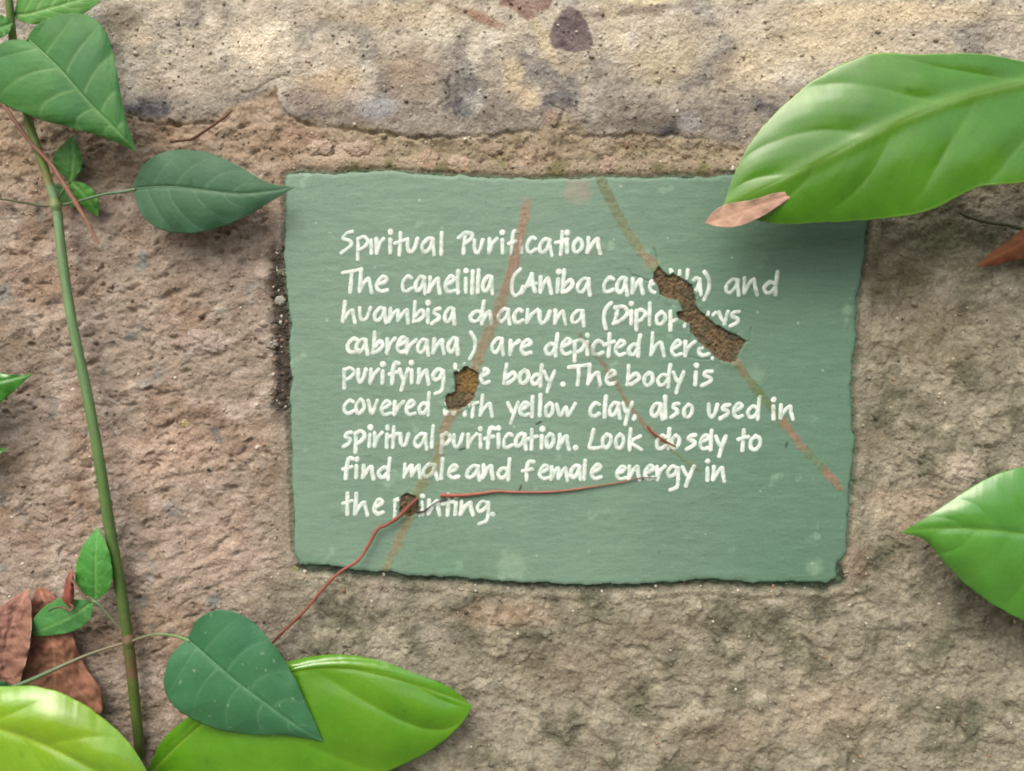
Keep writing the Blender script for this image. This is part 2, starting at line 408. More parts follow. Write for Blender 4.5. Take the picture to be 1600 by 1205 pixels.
    cr = cr + (lin(96,97,80) - lin(137,134,118)) * sstep(-0.1, 0.35, fbm(x, y, 80, 5, 55, 0.6))[..., None] * 0.9
    cr = cr + (lin(160,156,138) - lin(137,134,118)) * sstep(0.05, 0.35, fbm(x, y, 60, 4, 56, 0.6))[..., None] * 0.9
    ct = lin(178,172,157) * (1 + 0.14 * n1 + 0.14 * n2 + 0.20 * n3)
    fl = sstep(0.15, 0.4, fbm(xr * 0.7, yr, 11, 3, 66))[..., None]; ct = ct * (1 + 0.10 * fl)
    ct = ct + (lin(150,140,120) - lin(190,178,152)) * sstep(-0.05, 0.4, fbm(x, y, 80, 4, 57))[..., None] * 0.8
    ct = ct + (lin(208,202,184) - lin(184,176,156)) * sstep(0.1, 0.45, fbm(x, y, 60, 4, 58))[..., None] * 0.9
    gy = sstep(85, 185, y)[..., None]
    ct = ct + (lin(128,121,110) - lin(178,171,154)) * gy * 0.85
    lf_ = left[..., None]; tp_ = top[..., None]
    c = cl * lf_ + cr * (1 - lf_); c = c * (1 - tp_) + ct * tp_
    bd = band[..., None]
    c = c + bd * (lin(156,138,114) - c) * 0.5
    c = c + bd * (lin(104,104,66) - c) * (sstep(0.0, 0.4, fbm(x, y, 40, 3, 59)) * sstep(225, 260, y) * sstep(480, 560, x))[..., None] * 0.8
    def blot(cx, cy, rx, ry, colr, st, soft=0.5, rot=0.0):
        nonlocal c
        ca, sa = math.cos(rot), math.sin(rot)
        dx, dy = x - cx, y - cy
        d = np.sqrt(((dx * ca + dy * sa) / rx) ** 2 + ((-dx * sa + dy * ca) / ry) ** 2) + 0.35 * fbm(x, y, max(rx, ry) * 0.6, 4, int(cx) % 97)
        w = (st * (1 - sstep(1 - soft, 1 + soft * 0.3, d)))[..., None]
        c = c + (lin(*colr) - c) * w
    blot(400, 75, 55, 48, (232,222,200), 0.85, 0.9); blot(215, 60, 34, 14, (206,192,170), 0.6, 0.8)
    blot(190, 30, 48, 26, (106,100,84), 0.7, 0.6); blot(255, 135, 60, 24, (190,178,160), 0.5, 0.8)
    blot(520, 130, 60, 30, (196,178,150), 0.7, 0.7); blot(640, 110, 60, 50, (140,122,104), 0.6, 0.8)
    blot(590, 168, 34, 24, (146,148,150), 0.9, 0.4); blot(560, 150, 30, 20, (186,176,168), 0.6, 0.6)
    blot(480, 155, 44, 26, (150,138,128), 0.7, 0.5); blot(540, 235, 60, 14, (182,164,148), 0.7, 0.6)
    blot(690, 48, 34, 24, (206,204,184), 0.6, 0.8); blot(600, 25, 130, 26, (200,184,154), 0.5, 0.8)
    blot(825, 155, 20, 22, (202,186,156), 0.6, 0.5, 0.5); blot(800, 120, 20, 34, (200,184,150), 0.5, 0.6)
    blot(740, 25, 60, 9, (134,116,100), 0.6, 0.5, 0.35); blot(760, 33, 44, 9, (150,118,100), 0.6, 0.6, 0.5)
    blot(1300, 60, 150, 60, (204,192,162), 0.6, 0.8); blot(1170, 110, 60, 40, (206,194,166), 0.6, 0.8)
    blot(1040, 100, 60, 60, (192,182,150), 0.5, 0.8); blot(1080, 190, 26, 16, (176,176,178), 0.8, 0.6)
    blot(1010, 195, 120, 14, (92,88,78), 0.55, 0.7); blot(1130, 120, 16, 30, (138,126,112), 0.5, 0.6)
    blot(1000, 18, 90, 9, (120,108,96), 0.7, 0.6, -0.1); blot(1010, 3, 50, 8, (212,202,168), 0.8, 0.5)
    blot(1400, 20, 180, 24, (214,200,168), 0.6, 0.7); blot(895, 100, 30, 18, (168,160,142), 0.7, 0.5)
    blot(668, 250, 18, 16, (184,156,136), 0.85, 0.4); blot(716, 255, 18, 15, (188,162,142), 0.85, 0.4)
    blot(830, 245, 50, 22, (160,142,126), 0.6, 0.5); blot(952, 258, 14, 14, (178,158,140), 0.9, 0.3)
    blot(860, 185, 12, 14, (160,138,130), 0.9, 0.4); blot(455, 215, 60, 40, (146,126,106), 0.7, 0.7)
    blot(960, 45, 14, 60, (200,190,158), 0.4, 0.6, -0.3); blot(855, 75, 12, 60, (204,192,156), 0.5, 0.6, -0.5)
    # traces of the mural: a purple leaf-shaped mark and wine-red marks
    spade = poly_sd(x + 2 * gr, y + 2 * gr2, [(892,12),(908,22),(920,45),(927,68),(922,80),(890,82),(862,76),(858,60),(866,38),(878,18)])
    c = c + (lin(100,88,92) - c) * (sstep(-2, 2, spade) * (0.88 + 0.25 * gr2))[..., None].clip(0, 1)
    wine = poly_sd(x + 3 * gr, y + 3 * gr2, [(770,-30),(872,-30),(862,12),(838,28),(826,38),(808,22),(780,10)])
    c = c + (lin(124,94,88) - c) * (sstep(-3, 4, wine) * 0.75)[..., None]
    wine2 = poly_sd(x + 3 * gr, y + 3 * gr2, [(650,-20),(700,-20),(690,6),(668,8)])
    c = c + (lin(140,110,102) - c) * (sstep(-3, 4, wine2) * 0.6)[..., None]
    # lower wall marks
    blot(318, 535, 34, 22, (158,144,138), 0.8, 0.3); blot(80, 440, 90, 60, (148,124,106), 0.5, 0.8)
    blot(30, 560, 60, 70, (104,92,78), 0.5, 0.8); blot(20, 730, 40, 60, (100,88,72), 0.5, 0.7)
    blot(250, 720, 120, 60, (184,160,144), 0.5, 0.8); blot(330, 860, 120, 60, (178,158,144), 0.5, 0.8)
    blot(250, 980, 80, 60, (140,120,96), 0.5, 0.8); blot(270, 20, 30, 20, (210,200,180), 0.4, 0.8)
    blot(150, 1000, 60, 40, (128,104,80), 0.5, 0.8)
    blot(1500, 730, 40, 34, (190,180,164), 0.75, 0.7); blot(1440, 800, 90, 50, (176,160,140), 0.5, 0.8)
    blot(1360, 690, 40, 24, (126,118,100), 0.6, 0.7); blot(1380, 775, 30, 16, (168,154,134), 0.5, 0.6)
    blot(1330, 880, 34, 44, (150,130,112), 0.4, 0.6); blot(1450, 520, 100, 90, (140,130,110), 0.5, 0.9)
    blot(1400, 430, 70, 60, (108,102,80), 0.6, 0.8); blot(1480, 370, 90, 40, (84,90,60), 0.6, 0.8)
    blot(1300, 1110, 110, 60, (180,166,146), 0.5, 0.9); blot(900, 1050, 130, 60, (136,124,108), 0.5, 0.9)
    blot(1030, 985, 90, 34, (126,116,102), 0.55, 0.8); blot(790, 960, 90, 30, (176,156,134), 0.5, 0.8)
    blot(600, 925, 40, 24, (168,160,150), 0.5, 0.7); blot(760, 1120, 60, 40, (158,150,140), 0.4, 0.8)
    blot(1120, 1150, 120, 50, (142,130,112), 0.5, 0.8); blot(680, 990, 40, 22, (150,146,138), 0.5, 0.7)
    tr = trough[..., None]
    dark = lin(60,56,50) * (1 + 1.1 * n3)  # black-grey mortar, with the shade of the gap put into its colour
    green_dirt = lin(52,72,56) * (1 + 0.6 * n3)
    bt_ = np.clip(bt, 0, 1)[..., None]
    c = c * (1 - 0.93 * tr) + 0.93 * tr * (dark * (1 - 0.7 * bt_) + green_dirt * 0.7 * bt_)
    rim = (1 - sstep(0, 4.5, -sd + 5 * fbm(x, y, 13, 3, 47)))[..., None]      # green paint slopped past the edge
    c = c * (1 - 0.6 * rim) + 0.6 * rim * lin(86,120,98)
    return h, np.clip(c, 0.01, 0.85)

def build_wall():
    xs = axis(-70, 1670, 2.3, -2200, 3800); ys = axis(-60, 1265, 2.3, -1500, 3110)
    X, Y = np.meshgrid(ys, xs, indexing='ij'); Y, X = X, Y       # rows run down, columns run right
    h, c = wall_fields(X, Y)
    fade = np.clip(1.6 - 0.6 * np.maximum(np.abs(X - 800) / 900, np.abs(Y - 600) / 700), 0.8, 1)
    h = h * 0.001 * fade
    nr, nc = X.shape
    V = np.stack([(X - 800) * S, -h, ZC + (602.5 - Y) * S], -1).reshape(-1, 3)
    V[:, 2] = np.maximum(V[:, 2], -0.004)
    F = grid_faces(nr, nc); C = c.reshape(-1, 3)
    root = empty('wall', 'rough weathered beige and brown rendered wall behind the green sign and leaves', 'wall', (0, 0, 0))
    mesh_obj('render', V, F, M_STONE, root, C)
    # body of the wall behind the render: back, sides and top
    xa, xb, zt, th = (-2200 - 800) * S, (3800 - 800) * S, ZC + (602.5 + 1500) * S, 0.25
    bv = []; y0 = 0.012; y1 = th
    for yy in (y0, y1):
        bv += [(xa, yy, 0), (xb, yy, 0), (xb, yy, zt), (xa, yy, zt)]
    bf = [(4, 5, 6, 7), (0, 4, 7, 3), (1, 2, 6, 5), (3, 7, 6, 2), (0, 3, 2, 1)]
    mesh_obj('masonry', bv, bf, M_STONE, root, np.tile(lin(150,136,118), (8, 1)), smooth=False)
    # loose stones and chips bedded in the render
    rocks = [(437,470,9,7,(206,196,184)),(425,537,10,8,(196,190,182)),(668,250,17,14,(182,158,140)),(716,256,17,13,(186,164,148)),
             (318,533,30,20,(156,143,136)),(861,186,10,13,(160,140,132)),(953,258,13,12,(178,160,144)),(770,232,18,10,(160,146,130)),
             (288,661,9,6,(196,190,134)),(458,890,8,7,(186,180,128)),(440,425,7,6,(120,110,96)),
             (500,232,20,12,(164,148,134)),(560,232,20,14,(176,160,148)),(434,500,7,6,(96,90,80)),(1040,255,18,8,(160,146,126))]
    for k, (px, py, rx, ry, cc) in enumerate(rocks):
        nu, nv_ = 14, 26
        th_, ph = np.meshgrid(np.linspace(0.02, np.pi / 2 + 0.3, nu), np.linspace(0, 2 * np.pi, nv_, endpoint=False), indexing='ij')
        rr = 1 + 0.45 * vnoise(np.cos(ph) * 1.5 + k * 7, np.sin(ph) * 1.5 + 3 * k, 5) + 0.38 * vnoise(np.cos(ph) * 3 + k, np.sin(ph) * 3 + th_ * 3, 6)
        X2 = px + rx * rr * np.sin(th_) * np.cos(ph); Y2 = py + ry * rr * np.sin(th_) * np.sin(ph)
        hb, _ = wall_fields(np.array([px * 1.0]), np.array([py * 1.0]))
        hz = (max(hb[0], 0.5) - 0.8) * 0.001 + min(rx, ry) * S * 0.30 * np.cos(th_) * rr + 0.0004 * fbm(X2, Y2, 5, 3, 60 + k)
        VV = np.stack([(X2 - 800) * S, -hz, ZC + (602.5 - Y2) * S], -1).reshape(-1, 3)
        i, j = np.meshgrid(np.arange(nu - 1), np.arange(nv_), indexing='ij'); j2 = (j + 1) % nv_
        FF = np.stack([(i * nv_ + j).ravel(), (i * nv_ + j2).ravel(), ((i + 1) * nv_ + j2).ravel(), ((i + 1) * nv_ + j).ravel()], 1)[:, ::-1]
        mesh_obj('stone', VV, FF[:, ::-1], M_STONE, root, np.tile(lin(*cc) * 0.45 + 0.55 * wall_fields(np.array([px + rx + 8.0]), np.array([py * 1.0]))[1][0], (len(VV), 1)))
    # grit: small grains bedded in the render, thickest in the trough beside the sign
    rs = np.random.RandomState(21)
    def scatter(n, x0, x1, y0, y1): return np.stack([rs.uniform(x0, x1, n), rs.uniform(y0, y1, n)], 1)
    q = np.vstack([scatter(420, 424, 456, 380, 640), scatter(1500, -60, 440, 200, 1260), scatter(1500, -60, 1660, -50, 210),
                   scatter(1100, 460, 1660, 915, 1260), scatter(500, 1340, 1660, 340, 915), scatter(500, 440, 1400, 210, 268), scatter(350, 470, 1320, 885, 925)])
    sdq = poly_sd(q[:, 0], q[:, 1], OUTLINE); q = q[sdq < -1.5]
    hq, cq = wall_fields(q[:, 0], q[:, 1])
    import itertools
    ph = (1 + 5 ** .5) / 2
    iv = np.array([(-1,ph,0),(1,ph,0),(-1,-ph,0),(1,-ph,0),(0,-1,ph),(0,1,ph),(0,-1,-ph),(0,1,-ph),(ph,0,-1),(ph,0,1),(-ph,0,-1),(-ph,0,1)]) / 1.9
    it = np.array([(0,11,5),(0,5,1),(0,1,7),(0,7,10),(0,10,11),(1,5,9),(5,11,4),(11,10,2),(10,7,6),(7,1,8),(3,9,4),(3,4,2),(3,2,6),(3,6,8),(3,8,9),(4,9,5),(2,4,11),(6,2,10),(8,6,7),(9,8,1)])
    n = len(q); rad = rs.gamma(3.0, 0.42, n) * S + 0.0003
    vv = iv[None] * (1 + 0.35 * rs.uniform(-1, 1, (n, 12, 1))) * rad[:, None, None] * rs.uniform(.7, 1.2, (n, 1, 3))
    ctr = np.stack([(q[:, 0] - 800) * S, -(hq * .001) + rad * 0.1, ZC + (602.5 - q[:, 1]) * S], 1)
    vv = (vv + ctr[:, None]).reshape(-1, 3); ff = (it[None] + 12 * np.arange(n)[:, None, None]).reshape(-1, 3)
    kind = rs.rand(n, 1); cc = cq * rs.uniform(.75, 1.25, (n, 1))
    cc = np.where(kind > 0.93, lin(206,200,186), cc); cc = np.where(kind < 0.03, lin(84,78,70), cc); cc = np.where((kind > .88) & (kind <= .93), lin(150,124,104), cc)
    tag(mesh_obj('grit', vv, ff, M_STONE, root, np.repeat(cc, 12, 0)), kind='stuff')
    return root
build_wall()

# ------------------------------------------------------------------ sign
def sign_surface(x, y):
    h = 0.5 * fbm(x, y, 200, 2, 101) + 0.28 * fbm(x * 0.45, y * 1.3, 24, 3, 102) + 0.10 * fbm(x * 0.3, y, 7, 3, 103)
    h = h + 0.10 * sstep(0.25, 0.6, fbm(x, y, 14, 3, 104))
    sf, _ = strip_field(x, y)
    return (h + 0.30 * sf * (0.6 + 1.2 * fbm(x, y, 8, 3, 105))) * 0.001

def build_sign():
    root = empty('painted_sign', 'green painted rectangular sign with white handwritten text, cracked and chipped', 'sign', P(900, 905, H0))
    st = 1.22
    xs = np.arange(436, 1368, st); ys = np.arange(258, 922, st)
    Y, X = np.meshgrid(ys, xs, indexing='ij')
    qx = X + 5 * fbm(X, Y, 34, 5, 111, 0.62); qy = Y + 5 * fbm(X, Y, 34, 5, 112, 0.62)
    sd = poly_sd(qx, qy, OUTLINE)
    hd = np.full(X.shape, -99.0); hid = np.zeros(X.shape, int)
    rx = X + 1.6 * fbm(X, Y, 7, 3, 113); ry = Y + 1.6 * fbm(X, Y, 7, 3, 114)
    for k, poly in enumerate(HOLES):
        d = poly_sd(rx, ry, poly); hid = np.where(d > hd, k, hid); hd = np.maximum(d, hd)
    h = H0 + sign_surface(X, Y)
    rnd = sstep(0, 7, sd); h = h - 0.0006 * (1 - rnd) ** 2 - 0.0065 * (1 - sstep(-2.6, 0.3, sd))
    gr = fbm(X, Y, 7, 3, 115, 0.6); md = fbm(X, Y, 22, 3, 116)
    rec = H0 + (-2.0 + 1.1 * md + 1.2 * gr - 0.9 * sstep(0.2, 0.5, fbm(X, Y, 4.5, 2, 117))) * 0.001
    hole = sstep(-0.6, 1.8, hd)
    lift = 0.0007 * (1 - sstep(0, 14, -hd)) * (hd < 0) * (0.5 + fbm(X, Y, 12, 2, 118))   # paint lifting round the breaks
    h = (h + lift) * (1 - hole) + rec * hole
    # hairline cracks
    for pl, w, dep in [([(1029,416),(1027,402),(1022,388)], 1.6, 1.2), ([(1018,440),(1000,434),(986,428),(982,420)], 1.5, 1.2),
                       ([(1166,535),(1174,530),(1173,512)], 1.4, 0.9), ([(1115,562),(1095,562),(1078,558)], 1.5, 0.8),
                       ([(1035,600),(1036,625)], 1.3, 0.9), ([(842,668),(838,660)], 0.1, 0.0),
                       ([(700,640),(680,560)], 0.1, 0)]:
        if dep:
            d, _ = seg_dist(rx, ry, pl); h = h - 0.6 * dep * 0.001 * (1 - sstep(0.3, w, d)) * (hd < 0)
    # colour
    n1 = fbm(X, Y, 220, 3, 121)[..., None]; n2 = fbm(X * 0.5, Y, 40, 4, 122)[..., None]; n3 = fbm(X * 0.5, Y, 9, 3, 123)[..., None]
    g = lin(109,137,118) * (1 + 0.07 * n1 + 0.06 * n2 + 0.05 * n3)
    ww = sstep(800, 1300, X)[..., None]; g = g * (1 - ww) + lin(90,122,102) * (1 + 0.06 * n1 + 0.05 * n2) * ww  # uneven light painted into the green: veiled paler left, shaded darker right
    pale = sstep(0.38, 0.6, fbm(X, Y, 45, 4, 124))[..., None]; g = g + (lin(146,182,154) - g) * pale * 0.35
    for cx, cy, r, s_, cc in [(800,885,30,0.20,(170,196,168)),(475,885,26,0.5,(80,116,92)),(1272,886,16,0.35,(146,174,148)),
                              (903,296,25,0.0,(0,0,0)),(1180,585,18,0.18,(150,180,150)),(520,560,10,0.2,(90,130,105)),
                              (700,905,90,0.35,(86,124,98)),(1220,905,60,0.4,(84,122,98))]:
        if s_ == 0: continue
        d = np.hypot(X - cx, Y - cy) / r + 0.5 * fbm(X, Y, 12, 3, int(cx)); w = (s_ * (1 - sstep(0.4, 1.1, d)))[..., None]
        g = g + (lin(*cc) - g) * w
    d = np.hypot((X - 903) / 27, (Y - 297) / 27) + 0.3 * fbm(X, Y, 18, 3, 5)
    g = g + (lin(136,134,120) - g) * ((1 - sstep(0.5, 1.1, d)) * 0.7)[..., None]
    rs = np.random.RandomState(4)                                # specks and small chips
    for _ in range(60):
        cx, cy = rs.uniform(450, 1340), rs.uniform(280, 900); r = rs.uniform(0.9, 2.6)
        m = (np.abs(xs - cx) < 8); n = (np.abs(ys - cy) < 8); ix = np.ix_(n, m)
        dd = np.hypot(X[ix] - cx, (Y[ix] - cy) * rs.uniform(0.8, 1.6)) + 0.8 * gr[ix]
        cc = lin(196,216,196) if rs.rand() < 0.65 else lin(48,70,56)
        w = (0.3 * (1 - sstep(r * 0.6, r * 1.3, dd)))[..., None]; g[ix] = g[ix] + (cc - g[ix]) * w
    for cx, cy, a, l in [(842,661,0.5,4),(813,763,1.2,4),(1229,695,1.3,3.5),(722,702,0.3,4),(690,700,0.2,2)]:
        m = (np.abs(xs - cx) < 10); n = (np.abs(ys - cy) < 10); ix = np.ix_(n, m)
        d, _ = seg_dist(X[ix], Y[ix], [(cx - l * math.cos(a), cy + l * math.sin(a)), (cx + l * math.cos(a), cy - l * math.sin(a))])
        g[ix] = g[ix] + (lin(34,46,40) - g[ix]) * (0.9 * (1 - sstep(0.9, 2.0, d)))[..., None]
    sf, scol = strip_field(X, Y)
    streak = 1 + 0.25 * fbm(X * 1.0, Y * 0.35, 5, 3, 126)
    g = g + (scol * streak[..., None] - g) * sf[..., None] * 0.92
    mud = lin(106,92,70) * (1 + 0.55 * gr[..., None] + 0.3 * md[..., None])
    dk = (sstep(-0.1, 0.4, md + 0.5 * fbm(X, Y, 60, 2, 127)))[..., None]
    mud = mud + (lin(76,76,62) - mud) * dk * 0.75
    gold = ((hid == 1) & (Y < 612) & (X > 718))[..., None] * sstep(0, 6, hd)[..., None]
    mud = mud + (lin(128,104,60) * (1 + 0.5 * gr[..., None]) - mud) * gold * 0.8
    hc = sstep(-0.4, 1.2, hd)[..., None]
    g = g * (1 - hc) + mud * hc
    g = np.clip(g, 0.012, 0.85)
    # normals from the height field, shared across the split
    k = (D - H0) / D; sp = st * S * k
    gy, gx = np.gradient(h, sp, sp)                              # gy: d/drow (down)
    nrm = np.stack([-gx, -np.ones_like(h), gy], -1); nrm[..., 0] = -gx
    nrm = np.stack([-gx, -np.ones_like(gx), gy], -1); nrm /= np.linalg.norm(nrm, axis=-1, keepdims=True)
    V = np.stack([(X - 800) * S * k, -h, ZC + (602.5 - Y) * S * k], -1).reshape(-1, 3)
    nr, nc = X.shape; F = grid_faces(nr, nc)
    def cell(a): return 0.25 * (a[:-1, :-1] + a[1:, :-1] + a[:-1, 1:] + a[1:, 1:]).ravel()
    keep = cell(sd) > -3.0; ch = cell(hd) > 0.4; cs = cell(sf) > 0.42; cid = hid[:-1, :-1].ravel()
    C = g.reshape(-1, 3); NN = nrm.reshape(-1, 3)
    def sub(name, mask, mat):
        f = F[mask]; u, inv = np.unique(f, return_inverse=True)
        return mesh_obj(name, V[u], inv.reshape(f.shape), mat, root, C[u], normals=NN[u])
    cx_, cy_ = cell(X), cell(Y)
    near = np.zeros(len(cx_), int); bd = np.full(len(cx_), 1e9)
    for q, s_ in enumerate(STRIPS):
        d, _ = seg_dist(cx_, cy_, s_[0]); near = np.where(d < bd, q, near); bd = np.minimum(bd, d)
    cs = cs & (bd < 16)
    sub('painted_face', keep & ~ch & ~cs, M_SIGN)
    lab = ['jagged grey-brown break in the paint through the right half of the text', 'brown and ochre break in the paint left of centre',
           'small brown hole in the paint in the bottom line of text']
    for q in range(3): tag(sub('broken_patch', keep & ch & (cid == q), M_STONE), lab[q])
    for q in range(len(STRIPS)):
        mk = keep & ~ch & cs & (near == q)
        if mk.any(): sub('root_scar', mk, M_SIGN)
    return root
SIGN = build_sign()

# ------------------------------------------------------------------ handwriting: strokes in a unit letter box
# x 0..1 over the letter width, y 0 baseline, 1 x-height, up positive
G = {
 'a': [[(.86,.98),(.5,1.02),(.12,.62),(.10,.22),(.36,.08),(.70,.42),(.88,.92)],[(.88,.98),(.90,.5),(1.0,-.10)]],
 'b': [[(.16,1.48),(.10,.7),(.05,.02)],[(.05,.02),(.45,.10),(.95,.50),(.72,.86),(.15,.40)]],
 'c': [[(.92,.92),(.55,1.02),(.10,.58),(.18,.12),(.55,.04),(.98,.22)]],
 'd': [[(.80,.70),(.45,.80),(.08,.42),(.25,.06),(.60,.12),(.88,.50)],[(.98,1.5),(.90,.7),(.90,-.08)]],
 'e': [[(.18,.50),(.60,.62),(.92,.86),(.60,1.04),(.22,.70),(.14,.28),(.45,.02),(.95,.12)]],
 'f': [[(.95,1.38),(.55,1.42),(.36,.9),(.28,-.05)],[(.0,.62),(.8,.78)]],
 'g': [[(.86,.90),(.45,1.02),(.08,.60),(.28,.26),(.68,.46),(.88,.86)],[(.90,.92),(.96,.2),(.82,-.48),(.30,-.72)]],
 'h': [[(.14,1.48),(.10,.7),(.04,.02)],[(.04,.02),(.40,.62),(.74,.86),(.84,.5),(.96,-.04)]],
 'i': [[(.5,.92),(.5,.02)],[(.55,1.42),(.56,1.44)]],
 'j': [[(.5,.92),(.5,.02)]],   # dotless i
 'k': [[(.14,1.48),(.08,.7),(.06,-.02)],[(.92,.98),(.20,.52),(.98,-.02)]],
 'l': [[(.6,1.48),(.5,.7),(.45,-.02)]],
 'm': [[(.06,.98),(.05,.5),(.02,.02)],[(.02,.02),(.26,.66),(.44,.88),(.46,.4),(.46,.10)],[(.46,.10),(.68,.62),(.88,.90),(.92,.5),(.98,-.08)]],
 'n': [[(.10,.98),(.10,.5),(.04,.02)],[(.04,.02),(.42,.62),(.78,.92),(.84,.5),(.98,-.06)]],
 'o': [[(.55,1.0),(.12,.66),(.16,.14),(.52,.04),(.90,.42),(.84,.86),(.50,.98)]],
 'p': [[(.12,.96),(.14,.4),(.12,-.42)],[(.14,.92),(.60,1.08),(.96,.78),(.62,.36),(.22,.18)]],
 'r': [[(.10,.98),(.10,.5),(.08,.02)],[(.08,.10),(.45,.62),(.98,.98)]],
 's': [[(.92,1.02),(.42,.94),(.26,.70),(.80,.52),(.72,.26),(.04,-.04)]],
 't': [[(.50,1.42),(.48,.6),(.42,-.06)],[(.0,.70),(.95,.92)]],
 'u': [[(.08,.96),(.12,.34),(.38,.06),(.70,.34),(.94,.98)]],
 'v': [[(.06,.96),(.40,.04),(.94,.98)]],
 'w': [[(.04,.92),(.20,.08),(.50,.70),(.62,.08),(.98,.98)]],
 'y': [[(.06,.96),(.34,.44),(.58,.24)],[(.98,1.0),(.62,.2),(.36,-.52)]],
 'S': [[(.92,1.44),(.50,1.34),(.14,.98),(.72,.80),(.84,.52),(.06,-.02)]],
 'P': [[(.42,1.26),(.38,.6),(.36,-.04)],[(.02,1.10),(.40,1.42),(.86,1.36),(.80,1.0),(.42,.66)]],
 'T': [[(.0,1.28),(.98,1.50)],[(.46,1.30),(.46,.6),(.42,-.0)]],
 'A': [[(.0,.0),(.30,.5),(.68,1.30)],[(.68,1.30),(.76,.7),(.90,.10)],[(.18,.42),(.98,.66)]],
 'D': [[(.28,1.20),(.20,.6),(.06,.02)],[(.10,1.16),(.70,1.22),(1.0,.82),(.62,.30),(.06,.02)]],
 'L': [[(.32,1.40),(.16,.6),(.04,.06),(.50,.0),(1.0,.10)]],
 '(': [[(.95,1.60),(.30,1.10),(.10,.40),(.34,-.28)]],
 ')': [[(.10,1.50),(.70,1.0),(.74,.3),(.10,-.38)]],
 '[': [[(.95,1.60),(.25,1.10),(.06,.30),(.40,-.20),(1.0,-.02),(1.3,.4)]],
 '.': [[(.5,.04),(.52,.06)]], ',': [[(.6,.08),(.4,-.14)]],
}
